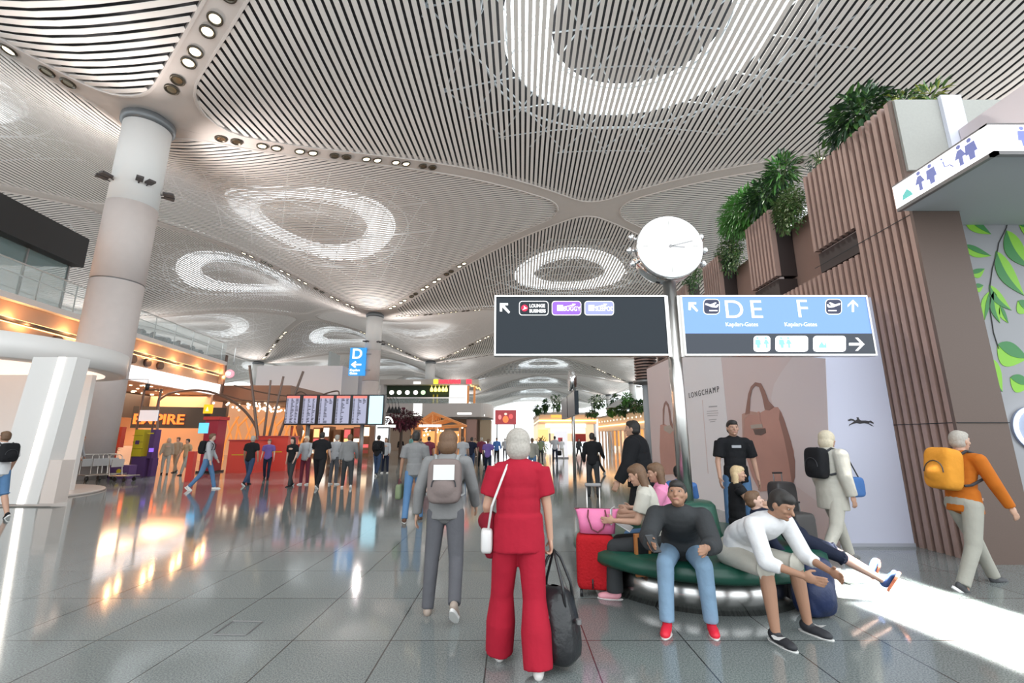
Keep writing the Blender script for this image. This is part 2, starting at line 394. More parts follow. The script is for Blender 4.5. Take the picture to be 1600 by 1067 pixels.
def person(label, x, y, face, H=1.7, legs=((0,3,0),(0,3,0)), arms=((5,10,10),(5,10,10)), lean=3, side=0, head=(0,0), seat=None, fat=1.0, skin='a', hair=('brown','short'),
           top=None, sleeve=1.0, top_len=.12, pants=None, plen=1.0, flare=1.0, shoe=None, sole=None, far=False, socks=None, floor_z=0, fem=False, hands=('relax','relax'), group=None, lips=True, jacket=0):
    s = H/1.72; v = (.011 if not far else .026)
    root = empty('person', label, 'person', (x, y, floor_z), math.radians(-face), group)
    # skeleton
    hipw = .095*s; legd = []
    for i, (pt, ot, kn) in enumerate(legs):
        sd_ = -1 if i == 0 else 1
        legd.append((dirv(pt, ot, sd_), dirv(pt-kn, ot*.3 if seat else ot*.6, sd_), sd_))
    if seat:
        z0 = seat + .10*s - .02*s - .085*s; nl = []
        for i, (pt, ot, kn) in enumerate(legs):
            sp = pt-kn; q_ = (z0 - .43*s*math.cos(math.radians(sp)))/(.44*s*math.cos(math.radians(ot)))
            if sp < 45 and abs(q_) < .9: pt2 = math.degrees(math.acos(q_)); legd[i] = (dirv(pt2, ot, legd[i][2]), legd[i][1], legd[i][2])
    low = min(.44*s*t.z + .43*s*c.z for t, c, _ in legd)
    pz = (seat + .10*s) if seat else (-low + .085*s)
    pel = Vector((0, 0, pz)); ln, sl = math.radians(lean), math.radians(side)
    up = Vector((math.sin(sl), math.sin(ln)*math.cos(sl), math.cos(ln)*math.cos(sl)))
    mid = pel + (up*.6+Vector((0,0,.4))).normalized()*.22*s; chest = mid + up*.20*s; neck = chest + up*.09*s
    R = Vector((0,0,1)).rotation_difference(up).to_matrix()
    hp_, hy_ = head; HR = Matrix.Rotation(math.radians(-hy_), 3, 'Z') @ Matrix.Rotation(math.radians(hp_), 3, 'X')
    up2 = (up + Vector((0,0,1))*1.2).normalized(); hb = neck + up2*.075*s; hc = hb + HR @ Vector((0, .025*s, .115*s))
    shw = (.175 if fem else .195)*s
    J = {'pel': pel, 'chest': chest, 'neck': neck, 'head': hc, 'R': R, 'root': root}
    # body
    b = MB(); hs = s*1.0
    b.ell(hc, (.074*hs, .094*hs, .112*hs), HR); b.ell(hc+HR @ Vector((0, .028*hs, -.052*hs)), (.055*hs, .062*hs, .062*hs), HR)
    b.tube(neck-up*.03*s, hb+HR @ Vector((0,.01,.05*s)), .056*s*(.9 if fem else 1), .052*s*(.88 if fem else 1), 12, round_=True)
    if not far:
        b.tube(hc+HR @ Vector((0, .088*hs, .012*hs)), hc+HR @ Vector((0, .112*hs, -.026*hs)), .009*hs, .015*hs, 8, round_=True)
        for sx in (-1, 1):
            b.ell(hc+HR @ Vector((sx*.076*hs, -.005*hs, -.008*hs)), (.012*hs, .02*hs, .032*hs), HR, 10, 7)
            b.tube(hc+HR @ Vector((sx*.014*hs, .086*hs, .03*hs)), hc+HR @ Vector((sx*.048*hs, .074*hs, .03*hs)), .010*hs, .008*hs, 8, round_=True)
            b.ell(hc+HR @ Vector((sx*.04*hs, .066*hs, -.022*hs)), (.022*hs, .018*hs, .02*hs), HR, 10, 7)
        b.tube(hc+HR @ Vector((-.018*hs, .086*hs, -.056*hs)), hc+HR @ Vector((.018*hs, .086*hs, -.056*hs)), .011*hs, n=8, round_=True)
        b.ell(hc+HR @ Vector((0, .078*hs, -.088*hs)), (.022*hs, .018*hs, .016*hs), HR, 10, 7)
    fx = fat
    def torso(mb, g=0, lowz=0):
        mb.ell(chest, (.155*s*fx*(.92 if fem else 1)+g, .10*s*fx+g, .17*s+g), R); mb.ell(mid, (.14*s*fx+g, .10*s*fx+g, .17*s+g), R); mb.ell(mid*.5+pel*.5, (.148*s*fx+g, .102*s*fx+g, .15*s+g)); mb.ell(mid*.5+chest*.5, (.146*s*fx*(.93 if fem else 1)+g, .10*s*fx+g, .14*s+g), R)
        mb.tube(chest+R @ Vector((-shw+.03, 0, .075*s)), chest+R @ Vector((shw-.03, 0, .075*s)), .058*s+g*.8, n=12, round_=True)
        mb.tube(chest+R @ Vector((-.1*s, -.01, .09*s)), neck+up*.02*s, .05*s+g*.6, .045*s+g*.5, 10, round_=True); mb.tube(chest+R @ Vector((.1*s, -.01, .09*s)), neck+up*.02*s, .05*s+g*.6, .045*s+g*.5, 10, round_=True)
        mb.ell(pel, (.155*s*fx+g, .108*s*fx+g, .115*s+g))
        if fem: mb.ell(chest+R @ Vector((0, .07*s, -.02*s)), (.12*s, .06*s, .06*s), R)
    torso(b)
    arm = []
    for i, a in enumerate(arms):
        sd_ = -1 if i == 0 else 1; pt, ot, el = a[:3]; inn = a[3] if len(a) > 3 else ot*.4
        sh = chest + R @ Vector((sd_*shw, 0, .07*s)); d1 = dirv(pt, ot, sd_); d2 = dirv(pt+el, inn, sd_)
        e = sh + d1*.285*s; wr = e + d2*.25*s; arm.append((sh, e, wr, d1, d2, sd_)); J['elbow%d' % i] = e; J['hand%d' % i] = wr + d2*.075*s; J['sh%d' % i] = sh
        b.tube(sh, e, .047*s*fx, .038*s, 12, round_=True); b.tube(e, wr, .038*s, .025*s, 12, round_=True); b.tube(sh+(e-sh)*.15, sh+(e-sh)*.6, .05*s*fx, .045*s, 12, round_=True)
        # hand: palm, four fingers of different length, thumb from the side of the palm
        px_ = d2.cross(Vector((sd_, 0, 0.01))).normalized(); pw = px_                       # width axis of the palm (forward)
        pn = Vector((-sd_, 0, 0)); pn = (pn - d2*pn.dot(d2)).normalized(); pw = d2.cross(pn).normalized()
        if pw.y < 0: pw = -pw
        Rh = Matrix((pw, d2, pw.cross(d2))).transposed(); pc = wr + d2*.045*s
        b.ell(pc, (.04*s, .052*s, .018*s), Rh, 12, 8)
        if far:
            for k in range(4): b.tube(pc+d2*.03*s+pw*(.022-.015*k)*s, pc+d2*(.115-.008*abs(k-1))*s+pw*(.026-.018*k)*s+pn*.02*s, .011*s, n=6, round_=True)
        else:
            curl = {'relax': .35, 'grip': 1.15, 'flat': .12}[hands[i]]
            for k, fl in enumerate((.068, .076, .070, .056)):
                base = pc + d2*.043*s + pw*(.029-.0195*k)*s; p = base; ang = 0; r = .0092*s
                for j, fr in enumerate((.45, .32, .23)):
                    ang += curl*(.7 if j == 0 else .9); dd = d2*math.cos(ang)+pn*math.sin(ang)+pw*(.06-.04*k); qn = p + dd.normalized()*fl*fr*s
                    b.tube(p, qn, r, r*.9, 8, round_=True); p = qn; r *= .92
            tb = wr + d2*.02*s + pw*.03*s; t1 = tb + (d2*.7+pw*.6+pn*.35).normalized()*.036*s; t2 = t1 + (d2*.9+pw*.15+pn*(.3+curl*.5)).normalized()*.03*s
            b.tube(tb, t1, .012*s, .0105*s, 8, round_=True); b.tube(t1, t2, .0105*s, .009*s, 8, round_=True)
    J['arm'] = arm; feet = []
    for t, c, sd_ in legd:
        h = pel + Vector((sd_*hipw, 0, -.02*s)); k = h + t*.44*s; a_ = k + c*.43*s
        b.tube(h, k, .082*s*fx, .055*s*fx, 14, round_=True); b.tube(k, k+(a_-k)*.35, .054*s*fx, .054*s*fx, 14, round_=True); b.tube(k+(a_-k)*.35, a_, .054*s*fx, .036*s, 14, round_=True)
        feet.append((h, k, a_, c, sd_))
        if not far: b.tube(a_, a_+Vector((0, .02, -.05*s)), .036*s, .03*s, 10, round_=True)
    J['feet'] = feet
    rm(b.build('body', SK[skin], root), v*(.72 if not far else .8), 2)
    # clothes
    if pants:
        m = MB(); g = .012*s
        m.ell(pel+Vector((0,0,.01)), (.162*s*fx+g, .113*s*fx+g, .13*s)); 
        for h, k, a_, c, sd_ in feet:
            m.tube(h, k, .09*s*fx+g*.5, .066*s*fx*(1 if flare <= 1 else 1.08)+g*.5, 16, round_=True)
            if plen >= .95:
                e = a_ - c*.0*s + c*.015*s; m.tube(k, k+(e-k)*.5, .066*s*fx*(1 if flare <= 1 else 1.08)+g*.5, .058*s*fx*flare+g*.5, 16, round_=True); m.tube(k+(e-k)*.45, e, .058*s*fx*flare+g*.5, .055*s*flare**1.35+g*.5, 16)
            elif plen > .5: m.tube(k, k+(a_-k)*((plen-.5)*2), .066*s*fx+g*.5, .062*s*fx+g*.5, 16)
            else: m.tube(k, k+(k-h)*.02, .082*s*fx+g, .085*s*fx+g, 16)
        rm(m.build('trousers' if plen > .6 else 'shorts', pants, root), v*1.1)
    if top:
        m = MB(); g = .016*s + jacket; torso(m, g)
        if top_len > 0:
            mp_ = pel + (up if not seat else Vector((0,0,1)))*.05*s
            m.tube(mp_+up*.1*s, mp_-Vector((0,0,top_len*s)), .15*s*fx+g, (.158*s*fx+g)*(1.03), 20)
            # flatten front to back
            n0 = len(m.v)-40
            for i_ in range(n0, len(m.v)): vx = m.v[i_]; m.v[i_] = (vx[0], pel.y + (vx[1]-pel.y)*.74 if i_ >= n0 else vx[1], vx[2])
        for sh, e, wr, d1, d2, sd_ in arm:
            if sleeve <= .5:
                m.tube(sh-d1*.02, sh+(e-sh)*(sleeve*2*.85), .062*s*fx+g, .060*s*fx+g*1.1, 14)
            else:
                m.tube(sh, e, .058*s*fx+g, .048*s+g, 14, round_=True); m.tube(e, e+(wr-e)*min(1, (sleeve-.5)*2), .048*s+g, .036*s+g*.9, 14)
        rm(m.build('top', top, root), v*1.1, 5)
    if shoe:
        for h, k, a_, c, sd_ in feet:
            # the foot is at right angles to the shank when lifted, flat when under it
            fd = Vector((sd_*.12, 1, 0)).normalized() if c.y > -.35 else (Vector((sd_*.1, .75, -.62))).normalized()
            if seat and c.y > .5: fd = Vector((sd_*.25, .45, .85)).normalized()
            fx_, _, _ = Vector((0,0,1)).cross(fd).normalized(), 0, 0; fu = fd.cross(fx_).normalized() if fd.cross(fx_).z > 0 else fx_.cross(fd).normalized()
            Rf = Matrix((fx_, fd, fu)).transposed(); base = a_ + c*.02*s - fu*.045*s
            mb = MB(); mb.ell(base+fd*.055*s+fu*.012, (.044*s, .125*s, .034*s), Rf); mb.ell(base-fd*.01+fu*.03*s, (.040*s, .06*s, .05*s), Rf); mb.ell(base+fd*.12*s+fu*.0, (.043*s, .06*s, .026*s), Rf)
            sh_ = mb.build('shoe', shoe, root, True)
            if not far: rm(sh_, .009, 2)
            sm_ = MB(); pts = []
            for t_ in range(20):
                a2 = 2*PI*t_/20; yy = math.cos(a2); wv = (.046 if yy > 0 else .037)*s; pts.append(base + fd*(.052*s+yy*.135*s) + fx_*math.sin(a2)*wv - fu*.042*s)
            sm_.prism(pts, fu*.028*s); sm_.build('sole', sole or SOLEW, sh_)
    # hair
    if hair:
        col, st = hair; m = MB(); hr = HR; o_ = lambda a, b_, c_: hc + hr @ Vector((a*hs, b_*hs, c_*hs))
        m.ell(o_(0, -.018, .025), (.084*hs, .092*hs, .10*hs), hr); m.ell(o_(0, -.03, -.02), (.08*hs, .075*hs, .075*hs), hr); m.ell(o_(0, .02, .07), (.068*hs, .075*hs, .05*hs), hr)
        if st == 'bob': m.ell(o_(0, -.04, -.035), (.105*hs, .085*hs, .105*hs), hr); m.ell(o_(0, -.015, .035), (.105*hs, .103*hs, .105*hs), hr)
        if st == 'long':
            for sx in (-1, 0, 1): m.tube(o_(sx*.055, -.04, -.02), o_(sx*.075, -.055+(.03 if sx else 0), -.27), .05*hs, .03*hs, 10, round_=True)
        if st == 'cap': m.ell(o_(0, .0, .045), (.088*hs, .098*hs, .08*hs), hr)
        ho = rm(m.build('hair', HAIR[col], root), .010 if not far else .02, 2)
    if not far and hair:
        for sx in (-1, 1):
            e_ = MB(); e_.ell(hc+HR @ Vector((sx*.031*hs, .083*hs, .012*hs)), (.0115*hs, .007*hs, .0052*hs), HR, 10, 6); eo = e_.build('eye', EYE, root, True)
            i_ = MB(); i_.ell(hc+HR @ Vector((sx*.031*hs, .0885*hs, .012*hs)), (.0055*hs, .005*hs, .0055*hs), HR, 8, 6); i_.build('iris', IRIS, eo, True)
        MB().tube(hc+HR @ Vector((-.02*hs, .093*hs, -.055*hs)), hc+HR @ Vector((.02*hs, .093*hs, -.055*hs)), .0055*hs, n=8, round_=True).build('mouth', LIP, root, True)
    J['W'] = Matrix.Translation((x, y, floor_z)) @ Matrix.Rotation(math.radians(-face), 4, 'Z')
    return J
def wp(J, v): return J['W'] @ Vector(v)
STR = M('strap_dark', (.03,.03,.035), .7)
def backpack(J, name, label, mat, size=(.15,.085,.22), patch=None, strap=STR, drop=0, vox=.014):
    R = J['R']; c = J['chest'] + R @ Vector((0, -.13-size[1]*.75, -.05-drop)); root = empty(name, label, 'backpack', J['W'].translation, J['W'].to_euler().z)
    m = MB(); m.rbox(c, size, .1, R).ell(c+R @ Vector((0, -size[1]*.7, -size[2]*.3)), (size[0]*.8, size[1]*.6, size[2]*.45), R)
    rm(m.build('pack', mat, root), vox, 4)
    m = MB(); m.path([c+R @ Vector((size[0]*.7*math.cos(t*PI/8), -size[1]*1.06, -size[2]*.25+size[2]*.55*math.sin(t*PI/8))) for t in range(9)], .006, 6); m.build('zip', STR, root)
    for i, sx in enumerate((-1, 1)):
        sh = J['sh%d' % i]; m = MB(); a_ = c + R @ Vector((sx*size[0]*.6, size[1], size[2]*.8)); tp = sh + R @ Vector((-sx*.06, 0, .075)); fr = tp + R @ Vector((0, .13, -.1)); bt = c + R @ Vector((sx*size[0]*.9, size[1]*.8, -size[2]*.7))
        m.path([a_, a_*.5+tp*.5+up_(.03), tp, fr, fr+R @ Vector((sx*.03, -.02, -.16)), bt+R @ Vector((sx*.03, .05, .02)), bt], .016, 6); m.build('strap', strap, root)
    if patch:
        MB().cbox(c+R @ Vector((0, -size[1]*1.06, .08)), (.1, .008, .07), R).build('patch', patch, root)
    return root
def up_(z): return Vector((0, 0, z))
RED = cloth('red', (.36, .010, .028)); REDD = cloth('red_dark', (.20, .008, .02)); GREYT = cloth('grey_top', (.22, .215, .215)); GREYP = cloth('grey_trouser', (.11, .108, .12)); NAVYC = cloth('navy', (.012, .016, .035))
BLK = cloth('black', (.012, .012, .014)); DGR = cloth('charcoal', (.04, .042, .045)); JEAN = cloth('jeans', (.10, .20, .36), 14); JEAND = cloth('jeans_dark', (.035, .06, .12), 14); JEANL = cloth('jeans_light', (.22, .33, .46), 14)
WHT = cloth('white', (.70, .69, .70)); CRM = cloth('cream', (.52, .49, .43)); BEI = cloth('beige', (.42, .34, .26)); PNK = cloth('pink', (.72, .25, .42)); ORG = cloth('orange', (.48, .13, .012)); STONE = cloth('stone', (.36, .345, .30))
TEAL = cloth('teal', (.16, .36, .34)); BLU = cloth('blue', (.07, .17, .42)); PURP = cloth('purple', (.16, .10, .32)); LGR = cloth('light_grey', (.42, .42, .44)); OLV = cloth('olive', (.20, .24, .14)); MAR = cloth('maroon', (.16, .03, .05)); TAN = cloth('tan', (.50, .36, .22))
LEA = M('leather_black', (.015,.015,.017), .28, bump=.4, bscale=14)

# 1 woman in red
W1 = person('woman with short grey-blond hair walking away in red top and wide red trousers', .05, 3.66, -3, 1.64, legs=((12,4,4),(-5,3,8)), arms=((2,16,34,-6),(-3,12,6,5)), lean=3, fem=True, fat=1.2, hair=('grey','bob'),
            top=RED, sleeve=.42, top_len=.17, pants=RED, flare=1.6, shoe=M('shoe_white', (.72,.68,.66), .5), hands=('relax','grip'), skin='a')
h = wp(W1, J_ := W1['hand1']); 
def duffel(c, rz):
    o = empty('duffel_bag', 'glossy black leather travel bag hanging from the right hand of the woman in red', 'bag', c, rz)
    m = MB(); m.v = []; pr = [(-.54, .13, .17), (-.46, .16, .185), (-.25, .135, .165), (-.06, .085, .125)]
    vs = []; n = 24
    for z, hx, hy in [(-.53, .02, .03)] + pr + [(-.045, .02, .03)]:
        for k in range(n):
            a = 2*PI*k/n; f = lambda t: math.copysign(abs(t)**.55, t); vs.append((hx*f(math.cos(a)), hy*f(math.sin(a)), z-.18))
    m.add(vs, [(i*n+k, i*n+(k+1) % n, (i+1)*n+(k+1) % n, (i+1)*n+k) for i in range(5) for k in range(n)]); bd = m.build('bag_body', LEA, o, True)
    sb = bd.modifiers.new('s', 'SUBSURF'); sb.levels = sb.render_levels = 1
    for sx in (-1, 1):
        MB().path([(sx*.07, -.12, -.34), (sx*.065, -.10, -.2), (sx*.035, -.035, -.03), (0.0, 0, .02), (sx*.035, .035, -.03), (sx*.065, .10, -.2), (sx*.07, .12, -.34)], .011, 8).build('handle', LEA, o, True)
    for sx in (-1, 1): MB().tube((sx*.085, 0, -.4), (sx*.13, 0, -.41), .02, n=12).build('buckle', GREYM, o)
    for sy in (-1, 1): MB().lathe((0, sy*.19, -.45), [(.02, 0), (.02, .03)], 12).build('ring', GREYM, o)
    return o
duffel(h + Vector((.02, 0, -.03)), 1.0)
sb = empty('shoulder_bag', 'small white shoulder bag on the left hip of the woman in red', 'bag', W1['W'].translation, 0)
MB().rbox((-.24, .03, .86), (.045, .11, .09), .1).build('pouch', M('leather_white', (.66,.63,.62), .5), sb, True)
MB().path([(-.23, -.05, .93), (-.20, -.14, 1.12), (-.13, -.13, 1.30), (-.085, -.05, 1.41), (-.09, .04, 1.39), (-.17, .15, 1.2), (-.24, .1, .93)], .009, 6).build('strap', M('leather_white', (.66,.63,.62), .5), sb)
cd = empty('cardigan', 'dark red cardigan carried over the left forearm of the woman in red', 'cardigan', W1['W'].translation, 0); e0 = (W1['W'].to_3x3() @ W1['elbow0']); h0 = (W1['W'].to_3x3() @ W1['hand0'])
m = MB(); a_ = e0*.6+h0*.4; m.ell(a_+Vector((-.0,0,-.02)), (.085,.12,.075)).tube(a_+Vector((0,-.06,0)), a_+Vector((.02,-.07,-.24)), .06, .045, 12, round_=True).tube(a_+Vector((0,.03,0)), a_+Vector((-.01,.05,-.26)), .06, .03, 12, round_=True); rm(m.build('folded_cloth', REDD, cd), .012)

# 2 person with grey backpack
P2 = person('person in a grey sweatshirt and grey trousers walking away with a grey-brown backpack', -.66, 4.75, -2, 1.64, legs=((-2,4,4),(-8,4,38)), arms=((-12,16,22,6),(14,16,25,6)), lean=4, hair=('brown','bob'), top=GREYT, pants=GREYP, shoe=M('shoe_tan', (.38,.30,.25), .6), fat=1.06)
backpack(P2, 'backpack', 'taupe backpack with a white square patch on the walker beside the woman in red', cloth('taupe', (.21,.165,.155)), (.165,.09,.21), M('patch_white', (.72,.70,.68), .6), cloth('lgr_strap', (.3,.3,.3)), drop=.06)
# 3
P3 = person('person in a grey T-shirt and blue jeans walking away left of the grey backpack wearer', -2.02, 9.7, -10, 1.74, legs=((-6,4,14),(12,4,8)), arms=((0,12,8),(10,10,20)), hair=('dark','short'), top=GREYT, sleeve=.45, pants=JEAN, shoe=cloth('shoe_brown', (.12,.06,.04)), skin='b')
tb = empty('tote_bag', 'olive green bag held by the walker in blue jeans', 'bag', wp(P3, P3['hand0']))
MB().rbox((0, 0, -.28), (.06, .17, .15), .1).build('bag_body', OLV, tb, True); MB().path([(0,-.1,-.15), (0,-.05,-.03), (0,.05,-.03), (0,.1,-.15)], .01, 6).build('handle', MAR, tb)

# ---- round bench
BC = Vector((2.11, 5.75, 0))
bench = empty('round_bench', 'round dark green upholstered bench on a polished steel drum around the clock post', 'bench', BC)
GRN = M('bench_green', (.008, .07, .045), .35, bump=.1, bscale=30)
MB().lathe((0,0,0), [(1.12, 0), (1.12, .30)], 64).build('drum', M('drum_steel', (.55,.53,.52), .22, 1), bench, True)
MB().lathe((0,0,0), [(1.13, .30), (1.33, .32), (1.37, .36), (1.36, .44), (1.3, .47), (.42, .475)], 64).build('seat', GRN, bench, True)
MB().lathe((0,0,0), [(.40, .46), (.36, .55), (.32, .84), (.28, .88), (.12, .89)], 48).build('backrest', GRN, bench, True)
SEAT = .47
# 4 seated woman facing left
P4 = person('woman in cream top and charcoal flared trousers seated beside the red suitcase', 1.52, 5.08, -68, 1.68, legs=((83,6,82),(84,10,95)), arms=((16,8,72,-8),(16,6,70,-10)), lean=12, head=(-22,0), seat=SEAT, fem=True, hair=('brown','long'), top=CRM, sleeve=.4, top_len=.0, pants=DGR, flare=1.35, shoe=M('shoe_pink', (.80,.36,.42), .5), hands=('flat','relax'))
lp = empty('paper_tablet', 'white open booklet resting on the lap of the woman in the cream top', 'booklet', wp(P4, (0, .33, .70)), math.radians(68))
MB().cbox((0,0,0), (.13,.09,.006), Matrix.Rotation(.5, 3, 'X')).build('page', WHT, lp); MB().cbox((0,.115,.09), (.13,.006,.08)).build('page', WHT, lp)
# 5 pink top
P5 = person('person in pink and blue jeans sitting on the bench behind the cream-top woman', 1.74, 5.46, -72, 1.64, legs=((84,8,88),(84,8,80)), arms=((30,10,60,-6),(30,10,60,-6)), lean=2, head=(-12,0), seat=SEAT, fem=True, hair=('brown','long'), top=PNK, sleeve=.4, pants=JEAN, shoe=cloth('shoe_w', (.6,.6,.6)), top_len=0)
# 6 dark jacket man
P6 = person('man in a dark jacket, blue jeans and red trainers sitting forward on the bench', 1.66, 4.74, 200, 1.76, legs=((80,10,86),(80,6,70)), arms=((50,12,44,-14),(56,14,34,-8)), lean=56, head=(14,8), seat=SEAT, hair=('dark','short'), top=DGR, sleeve=.95, pants=JEANL, shoe=M('shoe_red', (.72,.015,.04), .55), skin='b', jacket=.014, fat=1.05, top_len=0)
ph = empty('phone', 'dark phone held by the man with red trainers', 'phone', wp(P6, P6['hand1']) + Vector((0,0,.0)), .3)
MB().cbox((0,-.03,.02), (.036,.006,.075), Matrix.Rotation(-.8, 3, 'X')).build('case', BLACK, ph); MB().cbox((0,-.022,.028), (.033,.002,.07), Matrix.Rotation(-.8, 3, 'X')).build('screen', M('phone_screen', (.05,.06,.08), .1), ph)
fb = empty('framed_bag', 'black carrier with an orange border beside the man in red trainers', 'bag', P(1003, 866, 4.95), .25)
MB().box(-.075,.075,-.03,.03,-.19,.19).build('body', BLACK, fb); m = MB(); m.box(-.085,.085,-.036,.0,-.2,-.17).box(-.085,.085,-.036,.0,.17,.2).box(-.085,-.06,-.036,.0,-.17,.17).box(.06,.085,-.036,.0,-.17,.17).build('border', M('border_orange', (.45,.17,.05), .5), fb)
# 7 white shirt man
P7 = person('man in white shirt and beige shorts sitting bowed over on the round bench', 2.12, 4.62, 156, 1.8, legs=((76,12,72),(78,10,72)), arms=((26,6,52,-16),(24,8,54,-20)), lean=64, head=(-26,-4), seat=SEAT, hair=('dark','short'), top=WHT, sleeve=.72, pants=CRM, plen=.4, shoe=M('shoe_black', (.02,.02,.025), .6), skin='b', top_len=0, fat=1.04)
for i, (h, k, a_, c, sd_) in enumerate(P7['feet']):
    m = MB(); p = [(-.02, .0), (.0, -.02), (.04, -.012), (.10, .03), (.03, .006), (-.005, .008)]
    b0 = a_ + Vector((-.046*1.05 if sd_ < 0 else .046*1.05, .02, -.03)); m.prism([(b0.x, b0.y+q_[0]*1.1, b0.z+q_[1]*1.1) for q_ in p], (.004*(-1 if sd_ < 0 else 1), 0, 0))
    m.build('swoosh_mark', SOLEW, P7['root'])
# 8 blonde seated behind
P8 = person('blonde woman in a dark dress sitting on the far side of the bench', 2.92, 6.2, 100, 1.5, legs=((84,6,84),(84,6,84)), arms=((30,10,60),(30,10,60)), lean=4, head=(-5,10), seat=SEAT, fem=True, hair=('blond','long'), top=BLK, sleeve=.15, pants=BLK, shoe=BLK, top_len=0)
P30 = person('dark-haired person in a blue shirt sitting low behind the clock post', 2.42, 6.72, 10, 1.5, legs=((84,6,84),(84,6,84)), arms=((20,10,40),(20,10,40)), lean=26, head=(-10,0), seat=SEAT-.0, hair=('dark','short'), top=BLU, sleeve=.45, pants=JEAND, shoe=BLK, top_len=0)
# 9 black T-shirt man
P9 = person('man in a black T-shirt and jeans standing before the handbag advertisement', 3.56, 7.45, 188, 1.86, legs=((0,5,0),(0,5,0)), arms=((-4,14,10),(6,12,20)), hair=('dark','short'), top=BLK, sleeve=.45, pants=JEAN, shoe=BLK, skin='a')
d = (P9['W'].to_3x3() @ (P9['R'] @ Vector((0, .128, .03)))).normalized()
MB().cbox(P9['chest']+P9['R'] @ Vector((0,.125,.02)), (.07,.006,.02), P9['R']).build('shirt_print', LGR, P9['root'])
# 10 white-haired walker
P10 = person('white-haired person in a long cream coat walking right past the bench', 4.42, 6.55, 78, 1.72, legs=((22,3,4),(-16,3,22)), arms=((6,14,16),(-8,12,18)), lean=5, hair=('white','bob'), top=CRM, sleeve=1, top_len=.28, pants=CRM, shoe=cloth('shoe_grey', (.2,.2,.2)), jacket=.02, fat=1.1)
backpack(P10, 'backpack', 'black backpack worn by the white-haired walker in the cream coat', BLK, (.15,.09,.21))
bb = empty('shoulder_bag', 'blue bag hanging at the right side of the white-haired walker', 'bag', wp(P10, (.22, .16, .98)), -math.radians(78)); MB().rbox((0,0,0), (.06,.13,.13), .1).build('pouch', BLU, bb, True)
MB().path([(0,-.1,.1), (-.08,-.1,.34), (-.16,-.02,.47), (-.12,.1,.36), (0,.1,.1)], .01, 6).build('strap', STR, bb)
# 11 reclining traveller
P11 = person('person in navy with bare outstretched legs leaning back on the bench behind the white-shirt man', 3.14, 5.30, 104, 1.5, legs=((72,8,12),(68,6,8)), arms=((10,14,30),(10,14,30)), lean=-72, head=(10,0), seat=SEAT, hair=('brown','short'), top=NAVYC, sleeve=1, pants=NAVYC, plen=.4, shoe=M('shoe_navy', (.02,.05,.16), .5), sole=M('sole_orange', (.7,.22,.12), .5), top_len=0, skin='c')
# blue rucksack on the floor
rk = empty('floor_backpack', 'large dark blue backpack standing on the floor at the right side of the bench', 'backpack', (2.84, 4.66, 0), .25)
m = MB(); m.rbox((0,0,.26), (.17,.13,.255), .1).ell((0,-.1,.19), (.14,.08,.15)); rm(m.build('pack', M('pack_blue', (.008,.018,.07), .5, bump=.3, bscale=15), rk), .014)
for sx in (-1, 1): MB().path([(sx*.09, .12, .46), (sx*.11, .19, .33), (sx*.1, .15, .1)], .02, 6).build('strap', STR, rk)
MB().path([(-.06, .05, .51), (-.03, .05, .56), (.03, .05, .56), (.06, .05, .51)], .01, 6).build('grab_loop', STR, rk)
# 12 orange walker
P12 = person('grey-haired man in an orange jacket and stone trousers striding right past the brown wall', 5.22, 5.50, 84, 1.74, legs=((26,3,4),(-16,3,16)), arms=((34,8,14),(14,12,10)), lean=11, head=(-4,0), hair=('grey','short'), top=ORG, sleeve=1, top_len=.15, pants=STONE, shoe=M('shoe_char', (.05,.05,.055), .6), skin='a')
backpack(P12, 'backpack', 'yellow-orange backpack worn by the man in the orange jacket', cloth('yellow_orange', (.66, .27, .03)), (.16,.12,.24), None, STR, drop=.03)
# 13, 14, 15
P13 = person('broad man in a black jacket walking left behind the seated women', 1.92, 6.95, -60, 1.86, legs=((14,4,4),(-12,4,14)), arms=((10,18,20),(-10,18,14)), lean=8, hair=('dark','short'), top=BLK, sleeve=1, pants=BLK, shoe=BLK, fat=1.25, jacket=.03)
P14 = person('slim person in black standing in the open hall right of the woman in red', 2.35, 13.6, 20, 1.76, legs=((4,4,4),(-4,4,4)), arms=((5,12,20),(20,12,40)), hair=('dark','short'), top=BLK, pants=DGR, shoe=BLK, far=True)
P15 = person('distant man in a pale shirt and dark trousers carrying a black briefcase', 3.05, 33, 5, 1.82, legs=((8,3,4),(-8,3,4)), arms=((0,14,30),(0,8,8)), hair=('dark','short'), top=LGR, sleeve=.45, pants=NAVYC, shoe=BLK, far=True)
bc_ = wp(P15, P15['hand1']); tag(MB().rbox((bc_.x, bc_.y, bc_.z-.2), (.2,.07,.17), .1).build('briefcase', BLK), 'black briefcase carried by the distant man in a pale shirt', 'briefcase')
# 16 leftmost
P16 = person('person in a white T-shirt and denim shorts walking out at the far left edge', -10.9, 9.95, -75, 1.76, legs=((16,4,4),(-10,4,16)), arms=((20,12,30),(10,12,20)), hair=('brown','short'), top=WHT, sleeve=.45, pants=JEAN, plen=.45, shoe=BLK, far=False)
backpack(P16, 'backpack', 'black backpack with a red tab worn by the person at the far left edge', BLK, (.15,.09,.2))
